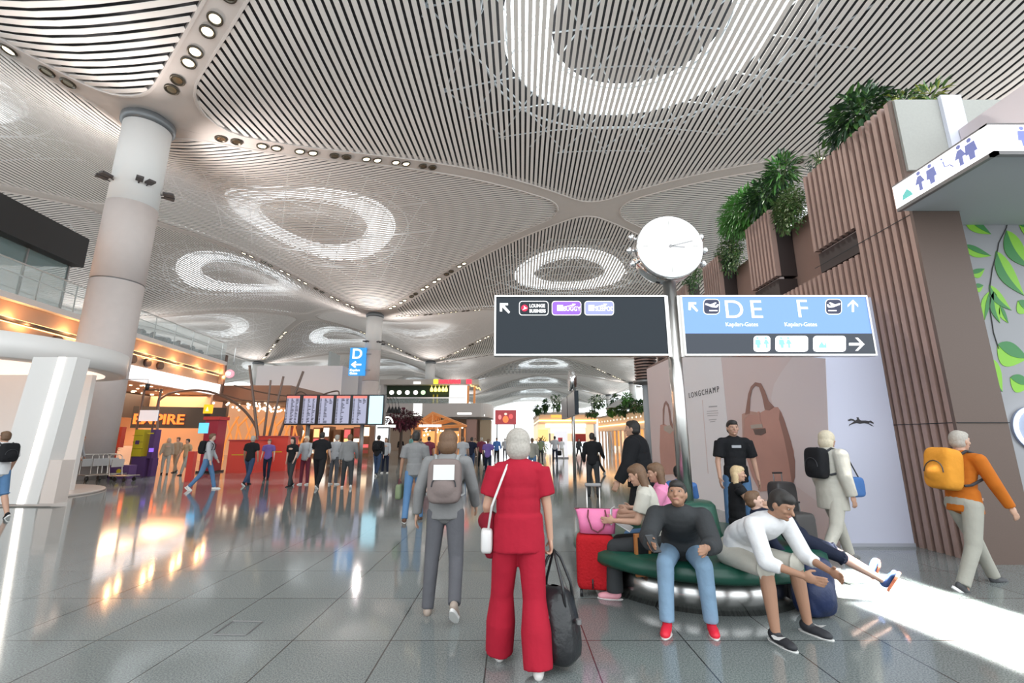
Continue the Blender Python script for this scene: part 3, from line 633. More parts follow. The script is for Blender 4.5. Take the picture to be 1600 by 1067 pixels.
# luggage by the bench
sc = empty('suitcase', 'bright red fabric suitcase with raised grey handle standing at the left end of the bench', 'suitcase', (.90, 5.25, 0), math.radians(-8))
m = MB(); m.rbox((0,0,.335), (.205,.13,.27), .04); m.build('case', cloth('suitcase_red', (.46, .010, .016), 40), sc, True)
MB().box(-.1,.1,-.02,.05,.595,.612).build('handle_plate', BLACK, sc)
for sx in (-1, 1):
    MB().tube((sx*.07,.02,.6), (sx*.07,.02,1.1), .009, n=8).build('handle_tube', STEEL, sc, True)
MB().rbox((0,.02,1.11), (.09,.018,.018), .04).build('handle_grip', GREYM, sc, True)
MB().path([(-.04,-.132,.18), (-.04,-.14,.14), (-.04,-.132,.09)], .008, 6).build('front_loop', BLACK, sc)
for sx in (-1, 1):
    for sy in (-1, 1): MB().tube((sx*.16-.015, sy*.09, .04), (sx*.16+.015, sy*.09, .04), .038, n=16).build('wheel', BLACK, sc, True)
tt = empty('tote_bag', 'pink folding tote bag with brown handles resting on the red suitcase', 'bag', (.93, 5.25, .615), math.radians(-8))
m = MB(); vs = []; n = 20
for z, hx, hy in ((0,.01,.01), (0,.19,.085), (.12,.20,.08), (.22,.225,.035), (.245,.245,.012), (.247,.01,.004)):
    for k in range(n):
        a = 2*PI*k/n; f = lambda t: math.copysign(abs(t)**.5, t); vs.append((hx*f(math.cos(a)), hy*f(math.sin(a)), z))
m.add(vs, [(i*n+k, i*n+(k+1) % n, (i+1)*n+(k+1) % n, (i+1)*n+k) for i in range(5) for k in range(n)]); m.build('bag_body', M('tote_pink', (.80,.20,.40), .55, bump=.5, bscale=10), tt, True)
BRH = M('handle_brown', (.16,.035,.045), .5)
for sy in (-1, 1): MB().path([(-.09, sy*.03, .235), (-.10, sy*.09, .17), (-.06, sy*.105, .05), (.0, sy*.105, .02), (.06, sy*.105, .06), (.10, sy*.09, .17), (.09, sy*.03, .235)], .008, 8).build('handle', BRH, tt, True)
MB().box(-.235,-.19,-.014,.014,.235,.25).box(-.2,.2,-.008,.008,.243,.25).build('top_zip', BRH, tt)
for px, py, Y, hx, hz, lb in ((1250, 818, 6.45, .16, .24, 'dark grey hard suitcase standing behind the man in the white shirt'), (1222, 770, 7.0, .17, .27, 'charcoal suitcase farther back, below the handbag picture')):
    p = P(px, py, Y); o = empty('suitcase', lb, 'suitcase', (p.x, p.y, 0), .2); zt = p.z+hz*.6
    MB().rbox((0,0,(zt+.08)/2), (hx,.12,(zt-.08)/2), .04).build('case', M('case_grey', (.045,.04,.04), .5), o, True)
    for sx in (-1, 1):
        MB().tube((sx*.07,.05,zt-.02), (sx*.07,.05,zt+.12), .008, n=6).build('handle_tube', GREYM, o); MB().tube((sx*.11-.015,0,.035), (sx*.11+.015,0,.035), .035, n=12).build('wheel', BLACK, o); MB().box(sx*.11-.01, sx*.11+.01, -.01, .01, .04, .1).build('caster', BLACK, o)
    MB().tube((-.08,.05,zt+.12), (.08,.05,zt+.12), .013, n=8).build('handle_grip', BLACK, o)

# ---- middle and far groups: (head px, foot py, face, height, top, pants, hair, label)
MID = [
 (108, 752, 60, 1.72, LGR, NAVYC, ('red','short'), 'red-haired person in a pale grey top stooping by the luggage trolleys', dict(lean=16)),
 (256, 741, 150, 1.66, BEI, CRM, ('blond','long'), 'blond person in beige, leftmost of the small group by the yellow stand'),
 (272, 738, 190, 1.7, BEI, BEI, ('brown','short'), 'person in a brown-beige top in the middle of the small group by the yellow stand'),
 (287, 742, 200, 1.64, TAN, STONE, ('dark','short'), 'person in a tan top, rightmost of the small group by the yellow stand'),
 (318, 765, 70, 1.8, LGR, JEAN, ('brown','short'), 'man in pale grey and blue jeans with a black backpack by the red kiosk'),
 (386, 758, 5, 1.74, BLK, JEAND, ('grey','short'), 'person in a black top and dark blue jeans standing before the red counter'),
 (415, 748, 170, 1.6, PURP, NAVYC, ('brown','short'), 'small person in purple standing in front of the red counter'),
 (452, 760, 200, 1.66, BLK, DGR, ('dark','long'), 'woman in black with long dark hair left of the departure board group'),
 (474, 757, 190, 1.7, LGR, MAR, ('white','short'), 'white-haired person in pale grey beneath the departure board'),
 (496, 762, 0, 1.86, BLK, BLK, ('dark','short'), 'tall broad person in black beneath the middle of the departure board', dict(fat=1.25)),
 (520, 757, 20, 1.74, LGR, GREYP, ('grey','short'), 'person in a light grey jacket beneath the departure board'),
 (541, 762, -20, 1.76, GREYT, DGR, ('brown','short'), 'person in a grey coat walking at the right end of the departure board', dict(fat=1.1)),
 (588, 743, 5, 1.8, BLK, JEAND, ('dark','short'), 'man in black with a black backpack standing under the blue screen'),
 (601, 739, 185, 1.66, LGR, NAVYC, ('brown','long'), 'woman in a pale blue-grey top facing the man with the black backpack'),
 (625, 716, 180, 1.7, BLK, BLK, ('dark','short'), 'small dark figure between the wooden stall and the departure board'),
 (640, 728, 60, 1.86, TEAL, JEAN, ('brown','short'), 'tall person in a teal shirt beside the wooden stall'),
 (668, 745, 0, 1.72, MAR, NAVYC, ('dark','short'), 'person in maroon among the crowd behind the grey backpack wearer'),
 (722, 742, 0, 1.74, LGR, JEAN, ('brown','short'), 'person in a pale grey shirt just right of the grey backpack wearer', dict(fat=1.1)),
 (736, 738, 10, 1.7, NAVYC, JEAND, ('dark','short'), 'person in navy walking away between the two nearest walkers'),
 (752, 730, -10, 1.74, MAR, BLK, ('grey','short'), 'person in dark red in the distant crowd left of the woman in red'),
 (762, 742, 5, 1.64, PURP, NAVYC, ('brown','short'), 'person in purple close behind the left shoulder of the woman in red'),
 (776, 724, 180, 1.72, BLU, BLK, ('dark','short'), 'person in blue in the distant crowd beyond the woman in red'),
 (789, 718, 0, 1.7, LGR, GREYP, ('grey','short'), 'pale grey figure in the distant crowd left of the woman in red\'s head'),
 (704, 722, 0, 1.7, BLU, JEAN, ('dark','short'), 'person in blue beyond the grey backpack wearer\'s head'),
 (656, 722, 20, 1.7, GREYT, BLK, ('brown','short'), 'grey figure in the crowd right of the person in teal'),
 (688, 718, 0, 1.68, BEI, JEAND, ('blond','short'), 'beige figure in the distant crowd right of the wooden stall'),
 (742, 713, 180, 1.7, TAN, BLK, ('dark','short'), 'tan figure far down the hall left of centre'),
 (764, 711, 0, 1.7, WHT, JEAN, ('brown','short'), 'white-topped figure far down the hall near the red screen'),
 (800, 712, 0, 1.7, BLK, BLK, ('dark','short'), 'black-clad figure far down the hall below the red screen'),
 (832, 745, 0, 1.68, STONE, JEAN, ('brown','short'), 'person in stone-coloured clothes right behind the woman in red\'s head'),
 (845, 722, 0, 1.66, OLV, DGR, ('brown','short'), 'person in olive green right of the woman in red\'s head'),
 (846, 712, 180, 1.74, BLU, BLK, ('dark','short'), 'small blue-topped figure far down the hall beside the shops'),
 (878, 716, 0, 1.7, WHT, CRM, ('brown','short'), 'person all in white near the white banner by the shops'),
 (905, 716, 160, 1.7, DGR, BLK, ('dark','short'), 'dark figure in front of the bright shop right of the thin pole'),
 (932, 740, -40, 1.74, TAN, BLK, ('dark','short'), 'person in tan passing behind the slim person in black'),
]
for t_ in MID:
    px, fy, fc, hh, tp_, pt_, hr_, lb = t_[:8]; kw = t_[8] if len(t_) > 8 else {}
    g_ = G(px, fy); r_ = random.Random(px); st = r_.choice([0, 12, 20])
    j = person(lb, g_.x, g_.y, fc, hh, legs=((st,3,3+st*.2),(-st*.7,3,2+st)), arms=((r_.uniform(-10,20),12,r_.uniform(5,40)), (r_.uniform(-15,15),12,r_.uniform(5,30))), hair=hr_, top=tp_, sleeve=r_.choice([.45, 1]), pants=pt_, shoe=r_.choice([BLK, SOLEW, DGR]), far=True, skin=r_.choice('abc'), fem=hr_[1] == 'long', **kw)
    if 'black backpack' in lb and 'facing' not in lb: backpack(j, 'backpack', 'black backpack worn by the ' + ('jeans-wearing man by the red kiosk' if px < 400 else 'man standing under the blue screen'), BLK, (.16,.1,.22), vox=.03)
#@@PEOPLE-end
#@@RIGHT-begin
# ================================================================== RIGHT: slatted building, hoarding, canopy
BRN = M('brown_cladding', (.30, .19, .155), .55, noise=.05, nscale=3)
BRNF = M('brown_slat', (.33, .215, .18), .45, noise=.08, nscale=4)
BRND = M('brown_groove', (.035, .022, .02), .7)
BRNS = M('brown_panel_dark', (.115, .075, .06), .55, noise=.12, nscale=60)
XW = 6.2
def fins(y0, y1, z0, z1, name, parent, x=XW, pitch=.148):
    b = MB(); b.mat(1).box(x+.12, x+.5, y0, y1, z0, z1).mat(0); n = max(1, int(round((y1-y0)/pitch)))
    for i in range(n+1):
        y = y0 + (y1-y0-.075)*i/n; b.box(x, x+.12, y, y+.075, z0, z1)
    return b.build(name, [BRNF, BRND], parent)
bld = empty('slatted_building', 'brown two-storey building clad in vertical slats with planters along its top, right of the hall', 'building', (0,0,0))
MB().box(XW+.51, 12, 6.95, 20.55, 0, 6.3).box(XW+.52, XW+.75, 7.2, 20.55, 0, 6.62).build('wall_panel', BRN, bld)
fins(6.45, 7.52, 0, 7.05, 'slat_tower', bld)
for y in (7.5, 9.95, 12.7, 15.3, 17.9):
    fins(y+.06, y+1.16, 5.36, 7.05, 'slat_block', bld)
    MB().box(XW+.06, XW+.5, y+.1, y+1.12, 4.9, 5.3).build('recess', BRND, bld)
    MB().box(XW+.12, XW+.2, y+.1, y+1.1, 5.30, 5.35).build('recess_light', M('recess_trim', (.5,.42,.4), .4), bld)
fins(7.6, 20.5, 0, 4.86, 'slat_wall', bld, XW+.02)
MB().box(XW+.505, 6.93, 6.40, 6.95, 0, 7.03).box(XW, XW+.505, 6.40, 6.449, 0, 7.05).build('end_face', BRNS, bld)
MB().box(6.24, 8.6, 6.36, 6.399, 5.75, 7.03).build('concrete_panel', M('grey_concrete', (.36,.355,.33), .7, noise=.08, nscale=30), bld)
MB().box(6.95, 7.28, 6.30, 6.358, 5.5, 7.07).build('white_panel', M('lilac_white', (.66,.67,.76), .5), bld)
MB().box(XW-.004, XW+.002, 6.45, 8.7, 5.02, 5.032).build('joint_line', BLACKM, bld)
MB().box(XW-.004, XW+.002, 6.45, 7.5, 1.83, 1.842).build('joint_line', BLACKM, bld)
MB().box(XW+.01, 6.94, 6.385, 6.4, 1.83, 1.842).build('joint_line', BLACKM, bld)
# ribbed cylinder at the far end
cyl = empty('ribbed_cylinder', 'dark brown ribbed half-round bay at the far end of the slatted building', 'bay', (6.35, 21.2, 0))
c1 = MB(); c1.lathe((0,0,0), [(.45, 4.3), (.45, 6.6)], 28).mat(1)
for i in range(16): c1.lathe((0,0,0), [(.46, 4.4+i*.14), (.53, 4.4+i*.14), (.53, 4.46+i*.14), (.46, 4.46+i*.14)], 28)
c1.build('ribs', [BRND, BRN], cyl); MB().lathe((0,0,0), [(.2, 4.1), (.62, 4.2), (.62, 4.32), (.4, 4.34)], 28).build('base_ring', GREYM, cyl, True)
MB().lathe((0,0,0), [(.22, 0), (.22, 4.15)], 20).build('post', M('pale_grey', (.45,.47,.5), .5), cyl, True)

# hoarding with the bag advertisement
HA = Vector((5.04, 7.43, 0)); HB = Vector((4.67, 15.5, 0)); hd = (HB-HA).normalized(); HN = Vector((-hd.y, hd.x, 0)); HN = HN if HN.x < 0 else -HN
PINK = M('print_pink', (.72, .59, .58), .6); PINK2 = M('print_pink_light', (.76, .66, .66), .6); PAPER = M('print_white', (.84, .80, .82), .6); LILAC = M('print_lilac', (.60, .60, .72), .45)
hoard = empty('hoarding', 'tall pink and lilac advertising hoarding with handbag pictures in front of the slatted building', 'hoarding', (0,0,0))
hb = MB(); hb.prism([HA, HB, HB-HN*.12, HA-HN*.12], (0, 0, 4.0)); hb.build('side_wall', PINK, hoard)
MB().box(5.04, 6.18, 7.43, 7.55, 0, 4.0).build('front_wall', LILAC, hoard)
MB().box(5.035, 6.19, 7.42, 7.43, 0, .05).build('skirting', M('skirting_grey', (.4,.4,.45), .5), hoard)
def hp(pts, mat, name, lift=.003): return plane_print(pts, HA, HN, lift, mat, name, hoard, .003)
def strip(px0, px1, z0, z1, mat, name, lift):
    a = PP(px0, 650, HA, HN); b = PP(px1, 650, HA, HN); a.z = b.z = z0
    return MB().prism([a+HN*lift, b+HN*lift, b+HN*lift+Vector((0,0,z1-z0)), a+HN*lift+Vector((0,0,z1-z0))], HN*.003).build(name, mat, hoard)
strip(1073, 1136, 0, 4.0, PAPER, 'text_panel', .003)
hp([(1290, 560), (1240, 556), (1222, 580), (1210, 600), (1205, 622), (1215, 660), (1245, 760), (1300, 800)], PINK2, 'light_disc', .001)
BAGC = M('bag_tan', (.55, .30, .25), .5, noise=.18, nscale=1.2); BAGD = M('bag_tan_dark', (.32, .17, .14), .5); BAGL = M('bag_tan_light', (.52, .31, .26), .5, noise=.1, nscale=1); MET = M('print_metal', (.45, .38, .33), .4)
hp([(1160,647),(1172,642),(1188,645),(1205,636),(1216,636),(1222,645),(1232,675),(1241,705),(1243,745),(1236,768),(1215,765),(1188,768),(1176,745),(1162,700)], BAGC, 'bag_body', .006)
hp([(1219,640),(1226,655),(1237,690),(1243,720),(1243,745),(1239,760),(1233,720),(1226,685),(1218,655)], BAGD, 'bag_side', .008)
hp([(1160,647),(1172,642),(1188,645),(1188,650),(1172,648),(1164,655),(1163,700),(1161,690)], BAGL, 'bag_rim', .009)
hp([(1165,648),(1170,615),(1174,604),(1181,597),(1190,599),(1196,611),(1202,627),(1211,636),(1203,641),(1196,640),(1192,620),(1187,605),(1181,602),(1176,608),(1173,622),(1172,646)], BAGD, 'bag_handle', .011)
hp([(1185,643),(1188,643),(1189,656),(1192,664),(1180,664),(1184,655)], BAGC, 'bag_tab', .014)
hp([(1174,664),(1192,662),(1193,668),(1175,670)], MET, 'bag_clasp', .017); hp([(1178,671),(1197,669),(1198,676),(1190,680),(1181,679)], M('print_dark_metal', (.13,.09,.08), .4), 'bag_clasp', .015)
# second, partly shown bag left of the pole
hp([(1032,664),(1038,662),(1048,668),(1054,658),(1056,690),(1061,720),(1062,740),(1034,742),(1031,700)], BAGC, 'bag_body', .006)
hp([(1036,664),(1036,640),(1038,630),(1041,626),(1045,631),(1048,642),(1049,655),(1054,670),(1048,668),(1046,650),(1044,636),(1041,631),(1039,636),(1038,650),(1038,664)], BAGD, 'bag_handle', .009)
hp([(1038,666),(1048,664),(1053,672),(1048,678),(1038,672)], MET, 'bag_clasp', .012)
# writing on the text panel
a = PP(1077, 622, HA, HN); b = PP(1124, 612, HA, HN); xd = (b-a); xd.z = 0
INK = M('ink', (.04,.035,.04), .5); INKL = M('ink_grey', (.45,.42,.44), .5)
tl = text(S, 'brand_lettering', 'LONGCHAMP', .20, (a+HN*.012).to_tuple(), xd, HN, INK, hoard, .002, bold=0, sx=1, sp=1.45)
wd = max(v.co.dot(xd.normalized()) for v in tl.data.vertices) - min(v.co.dot(xd.normalized()) for v in tl.data.vertices); k = xd.length/wd
xn = xd.normalized(); o0 = a.dot(xn)
for v in tl.data.vertices: v.co += xn*((v.co.dot(xn)-o0)*(k-1))
for y0, y1, x0, x1 in ((634,636,1108,1121),(641.5,642.5,1105,1122),(645,646,1105,1123),(648.5,649.5,1106,1122),(655,656,1108,1120),(658,659,1110,1118)): hp([(x0,y1+.6),(x1,y1-.4),(x1,y0-.4),(x0,y0+.6)], INKL, 'small_print', .008)
hp([(1097.6,625),(1098.4,625),(1107.5,740),(1106.5,740)], PINK, 'rule_line', .008)
# horse and rider emblem on the lilac face
o = Vector((5.6, 7.43, 0)); nrm = Vector((0,-1,0))
horse = [(1324,656),(1329,654),(1333,655),(1336,657),(1339,655),(1338,652),(1341,652),(1342,655),(1345,657),(1352,657),(1357,658),(1360,657),(1365,661),(1364,662),(1359,660),(1357,661),(1362,664),(1365,666),(1361,665),(1356,662),(1350,661),(1343,662),(1338,661),(1333,662),(1328,664),(1326,666),(1327,663),(1332,660),(1334,658),(1330,657),(1326,658)]
plane_print(horse, o, nrm, .004, INK, 'emblem', hoard)

# canopy with the light-box fascia
can = empty('restroom_canopy', 'white canopy with glowing restroom pictogram fascia jutting out at the top right', 'canopy', (0,0,0))
CX, CY0, CY1, CZ0, CZ1 = 5.9, 4.9, 6.33, 5.03, 5.42
UND = M('canopy_grey', (.50, .52, .53), .55)
MB().box(CX+.07, 10, CY0+.07, 6.39, CZ0+.03, CZ0+.10).box(6.945, 10, 6.39, 6.855, CZ0+.03, CZ0+.10).build('soffit', UND, can)
MB().box(CX, 10, CY0, CY0+.06, CZ0-.02, CZ0+.03).box(CX, CX+.06, CY0, CY1, CZ0-.02, CZ0+.03).build('edge_trim', GREYM, can)
fg = glow('fascia', (1, 1, 1), 1.5)
MB().box(CX, CX+.07, CY0, CY1, CZ0+.03, CZ1).build('side_fascia', fg, can); MB().box(CX+.07, 10, CY0, CY0+.07, CZ0+.03, CZ1).build('front_fascia', fg, can)
MB().box(CX-.01, 10, CY0-.01, CY0+.09, CZ1, CZ1+.02).box(CX-.01, CX+.09, CY0, CY1, CZ1, CZ1+.02).build('top_trim', GREYM, can)
PIC = M('pictogram_blue', (.25, .28, .62), .5); PICG = M('pictogram_teal', (.2, .75, .7), .5)
def man(mb, o, x, z, nrm, s, skirt=False):
    o = Vector(o); x = Vector(x); q = lambda a, b: o + x*a*s + Vector((0,0,b*s))
    mb.prism([q(.035*math.cos(t*PI/4), .21+.035*math.sin(t*PI/4)) for t in range(8)], nrm)
    if skirt: mb.prism([q(-.03,.16), q(-.09,.03), q(-.03,.03), q(-.03,-.1), q(.03,-.1), q(.03,.03), q(.09,.03), q(.03,.16)][::1], nrm)
    else: mb.prism([q(-.07,.16), q(-.09,.0), q(-.045,.0), q(-.04,-.1), q(.04,-.1), q(.045,.0), q(.09,.0), q(.07,.16)], nrm)
pg = MB()
for i, (yy, k) in enumerate(((6.12, 2), (5.88, 1), (5.70, 0), (5.45, 3), (5.28, 1), (5.14, 0))):
    if k < 2: pg = MB(); man(pg, (CX-.003, yy, 5.2), (0,-1,0), 0, (-.004,0,0), .85, k == 1); pg.build('pictogram', PIC, can)
    elif k == 3: pg = MB(); pg.path([(CX-.004, yy+.06, 5.32), (CX-.004, yy+.05, 5.23), (CX-.004, yy-.02, 5.22), (CX-.004, yy-.06, 5.17)], .008, 5); pg.lathe((CX-.004, yy+.07, 5.35), [(.012, 0), (.012, .02)], 8).build('pictogram', PIC, can)
pg2 = MB(); pg2.prism([(CX-.003, 6.2, 5.13), (CX-.003, 6.02, 5.13), (CX-.003, 6.05, 5.2), (CX-.003, 6.1, 5.26), (CX-.003, 6.18, 5.2)], (-.004,0,0)); pg2.build('pictogram', PICG, can)
for i, xx in enumerate((6.3, 6.75, 7.2)): pg = MB(); man(pg, (xx, CY0-.004, 5.2), (1,0,0), 0, (0,-.004,0), .8, i == 1); pg.build('pictogram', PIC, can)
up = struct(MB().box(7.1, 7.4, 3.0, 6.29, 5.6, 6.42).build('wall_upper_right', M('mauve_wall', (.57,.50,.52), .6)))
struct(MB().box(6.94, 13, 6.86, 6.94, 0, 5.06).build('wall_mural', M('mural_grey', (.30,.295,.31), .5)))
struct(MB().box(6.94, 13, 6.40, 6.84, 5.14, 5.40).build('wall_over_canopy', M('mauve_wall', (.57,.50,.52), .6)))
# leaf mural
LFa = M('leaf_bright', (.22, .50, .03), .5); LFb = M('leaf_deep', (.035, .20, .05), .5); BRK = M('branch_ink', (.05,.05,.045), .6)
mur = empty('leaf_mural', 'painted mural of large green hanging leaves on the grey wall at the right edge', 'mural', (0,0,0))
mo, mn = Vector((8, 6.858, 0)), Vector((0,-1,0))
def leaf(x0, y0, x1, y1, wd, k=1):
    dx, dy = x1-x0, y1-y0; L = math.hypot(dx, dy); nx, ny = -dy/L, dx/L; top, bot, mid = [], [], []
    for i in range(11):
        t = i/10; h = math.sin(PI*t**.8)*wd*.5; bx, by = x0+dx*t+nx*math.sin(PI*t)*wd*.2, y0+dy*t+ny*math.sin(PI*t)*wd*.2
        top.append((bx+nx*h, by+ny*h)); bot.append((bx-nx*h, by-ny*h)); mid.append((bx, by))
    la, lb = MB(), MB(); f = lambda ps, lift: [PP(x, y, mo, mn)+mn*lift for x, y in ps]
    la.prism(f(top[::-1]+bot[1:-1] if k > 0 else top+bot[::-1][1:-1], .002), mn*.003); lb.prism(f((bot if k > 0 else top)+mid[::-1][1:-1], .006), mn*.003); lo_ = la.build('leaf', LFa, mur); lb.build('leaf_half', LFb, lo_)
for a_ in ((1505,334,1548,366,20,1),(1505,383,1548,400,16,1),(1516,428,1538,420,15,1),(1556,392,1600,462,26,-1),(1572,360,1612,420,30,-1),(1545,445,1580,485,16,-1),(1546,455,1538,500,14,1),(1552,455,1562,505,16,-1),(1558,538,1606,560,38,1),(1549,560,1566,612,26,-1),(1578,590,1612,600,28,1),(1522,448,1536,446,14,1),(1592,352,1620,350,26,1),(1562,478,1575,505,10,1),(1590,470,1612,486,22,1)): leaf(*a_)
br = MB()
for pts in (((1576,336),(1572,356),(1560,380),(1558,392)),((1558,392),(1550,420),(1546,450),(1546,480),(1552,520),(1560,545)),((1590,336),(1600,352))): br.path([PP(x, y, mo, mn)+mn*.006 for x, y in pts], .007, 5)
br.build('branch', BRK, mur)
# neon ring sign
nr = empty('neon_ring', 'round white neon ring sign glowing at the right edge of the picture', 'sign', (0,0,0))
c0 = PP(1621, 670, Vector((8, 6.8, 0)), mn); R0 = .30
MB().path([c0+Vector((R0*math.cos(2*PI*i/40), 0, R0*math.sin(2*PI*i/40))) for i in range(40)], .018, 8, True).build('tube', glow('neon', (.85,.92,1), 4), nr)
MB().tube(c0+Vector((0, .056, 0)), c0+Vector((0,.02,0)), R0+.03, n=40).build('back_disc', M('neon_back', (.32,.36,.48), .5), nr)

# planters' greenery
def foliage(name, label, c, r, n, ll, lw, cols, group, droop=.3, long_=False, seed=1, stem=True, hang=0):
    rnd = random.Random(seed); o = empty(name, label, 'plant', c, 0, group); st = MB(); lv = MB()
    for i in range(n):
        # tips on an irregular ellipsoid volume
        while True:
            q = Vector((rnd.uniform(-1,1), rnd.uniform(-1,1), rnd.uniform(-1,1)))
            if .25 < q.length < 1: break
        p = Vector((q.x*r[0], q.y*r[1], q.z*r[2])) * (1 - .25*rnd.random())
        if hang: p.z -= hang*rnd.random()**2
        d = Vector((q.x+rnd.uniform(-.5,.5), q.y+rnd.uniform(-.5,.5), q.z+rnd.uniform(-.4,.5)-droop)).normalized()
        x, y, _ = basis(d); L = ll*rnd.uniform(.7, 1.3); W_ = lw*rnd.uniform(.7, 1.2); lv.mat(rnd.randrange(len(cols)))
        sag = Vector((0,0,-L*.22))
        v = [p, p+d*L*.35+x*W_+y*W_*.3, p+d*L*.75+x*W_*.7+sag*.5, p+d*L+sag, p+d*L*.75-x*W_*.7+sag*.5, p+d*L*.35-x*W_+y*W_*.3, p+d*L*.5+sag*.25]
        lv.add(v, [(0,1,6),(1,2,6),(2,3,6),(3,4,6),(4,5,6),(5,0,6)])
    if stem:
        for i in range(9):
            a_ = rnd.random()*6.28; st.path([Vector((0,0,-r[2]*.95)), Vector((math.cos(a_)*r[0]*.3, math.sin(a_)*r[1]*.3, -.1*r[2])), Vector((math.cos(a_)*r[0]*.6, math.sin(a_)*r[1]*.6, r[2]*.5))], .012, 5)
        st.build('stem', M('stem_green', (.10,.14,.05), .7), o)
    lv.build('leaves', cols, o); return o
GD = M('leaf_dark', (.035,.085,.035), .4); GM_ = M('leaf_mid', (.09,.20,.05), .45); GB = M('leaf_fresh', (.12,.34,.07), .45); GO = M('leaf_olive', (.16,.22,.08), .5); GY = M('leaf_yellow', (.38,.42,.08), .45)
def plantrow():
    g = 'plants spilling over the top of the slatted building'
    def at(px, py, x=6.4): return PX(px, py, x)
    foliage('broadleaf_plant', 'large dark broad-leaved plant on top of the slat tower, right of the ceiling rib', at(1340, 186, 6.55), (.42, .66, .46), 620, .24, .04, [GD, GD, GM_], g, seed=2)
    foliage('palm_plant', 'small yellow-green palm-like plant highest at the right above the grey panel', PP(1452, 148, Vector((0,6.9,0)), Vector((0,-1,0))), (.22, .22, .14), 90, .2, .02, [GY, GM_, GM_], g, seed=3, droop=-.3)
    foliage('broadleaf_plant', 'low leafy plant between the large dark plant and the palm-like one', PP(1410, 158, Vector((0,6.9,0)), Vector((0,-1,0))), (.3, .2, .12), 110, .15, .025, [GM_, GD, GY], g, seed=4)
    foliage('trailing_sprig', 'small leafy sprig hanging left of the tall slat block top', at(1281, 246), (.15, .3, .22), 60, .16, .02, [GD, GM_], g, seed=5)
    foliage('spiky_plant', 'upright plant with fresh green tips between the two slat blocks', at(1221, 268), (.28, .45, .38), 330, .24, .028, [GD, GM_, GB], g, seed=6, droop=0)
    foliage('broadleaf_plant', 'dark leafy plant just left of the upright plant with fresh tips', at(1196, 305), (.35, .6, .4), 420, .24, .035, [GD, GD, GM_], g, seed=7)
    foliage('fern', 'bright green feathery fern mass left of the middle slat block', at(1160, 332), (.4, 1.1, .6), 1900, .22, .02, [GB, GB, GM_], g, seed=8)
    foliage('trailing_shrub', 'small-leaved grey-green shrub trailing down right of the middle slat block', at(1231, 318), (.25, .6, .42), 2200, .07, .02, [GO, GM_, GO], g, seed=9, hang=.4)
    foliage('trailing_shrub', 'small-leaved shrub trailing lowest on the panel beside the clock', at(1138, 388), (.22, .9, .5), 1900, .08, .022, [GO, GM_, GD], g, seed=10, hang=.5)
    foliage('trailing_shrub', 'dark shrub seen just behind the lower right of the clock', at(1082, 428), (.2, .9, .5), 800, .08, .02, [GD, GM_], g, seed=11, hang=.4)
plantrow()

# ------------------------------------------------------------------ clock post with two direction signs
PC = Vector((2.11, 5.75, 0)); SY = 5.68
post = empty('clock_post', 'tall polished steel post with a big round clock and two long direction signs', 'post', PC)
MB().lathe((0,0,0), [(.085, .4), (.085, 3.66)], 32).build('pole', STEEL, post, True)
MB().lathe((0,0,0), [(.06, 3.66), (.06, 3.72), (.1, 3.73), (.1, 3.75)], 24).build('neck', CHROME, post, True)
ck = MB(); CC = Vector((0, 0, 4.12)); RY = Matrix.Rotation(PI/2, 3, 'X')
def ylathe(mb, c, prof_, n=48):   # lathe about the y axis; prof of (radius, y)
    v = [Vector(c) + Vector((r*math.cos(2*PI*k/n), y, r*math.sin(2*PI*k/n))) for r, y in prof_ for k in range(n)]; L = len(prof_)
    return mb.add(v, [(i*n+k, (i+1)*n+k, (i+1)*n+(k+1) % n, i*n+(k+1) % n) for i in range(L-1) for k in range(n)] + [tuple(range(n)), tuple(range((L-1)*n, L*n))[::-1]])
clk = ylathe(MB(), CC, [(.40, -.13), (.415, -.15), (.445, -.14), (.45, -.10), (.44, -.09), (.44, .09), (.45, .10), (.445, .14), (.40, .13)]).build('clock_case', CHROME, post, True)
FACE = glow('clock_face', (1, 1, 1), 1.15)
ylathe(MB(), CC, [(.403, -.128), (.403, -.146)]).build('dial', FACE, clk)
MARK = M('dial_mark', (.50,.48,.46), .4); mk = MB()
for i in range(12):
    a = i*PI/6; d = Vector((math.sin(a), 0, math.cos(a))); R = Matrix.Rotation(a, 3, 'Y'); MB().cbox(CC+d*.33+Vector((0,-.148,0)), (.004 if i % 3 else .007, .002, .035), R).build('hour_mark', MARK, clk)
for nm, deg, L, wd in (('minute_hand', 76, .33, .009), ('hour_hand', 95, .21, .011)):
    a = math.radians(deg); R = Matrix.Rotation(a, 3, 'Y'); d = Vector((math.sin(a), 0, math.cos(a)))
    MB().cbox(CC+d*(L/2-.02)+Vector((0,-.155,0)), (wd, .003, L/2), R).build(nm, M('hand_steel', (.30,.29,.29), .3, .6), clk)
ylathe(MB(), CC, [(.022, -.146), (.022, -.165)], 16).build('hub', GREYM, clk)
for i, a in enumerate((68, 90, 112, 248, 270, 292)):
    a = math.radians(a); d = Vector((math.sin(a), 0, math.cos(a))); mb = MB(); mb.tube(CC+d*.43, CC+d*.49, .02, n=10).tube(CC+d*.485, CC+d*.535, .05, n=12); mb.tube(CC+d*.535, CC+d*.55, .03, n=10).build('stud', CHROME, clk, True)
def sign(x0, x1, z0, z1, nm, facemat, parent):
    b = MB(); y0, y1 = -.13, -.01; t = .022
    for a_ in ((x0-t, x1+t, z0-t, z0), (x0-t, x1+t, z1, z1+t), (x0-t, x0, z0, z1), (x1, x1+t, z0, z1)): b.box(a_[0], a_[1], y0-.01, y1, a_[2], a_[3])
    f = b.build('frame', STEEL, parent); MB().box(x0, x1, y0, y1, z0, z1).build(nm, facemat, parent); return f
def px2(px, py): q = PP(px, py, Vector((0, PC.y-.13, 0)), Vector((0,-1,0))); return q - PC
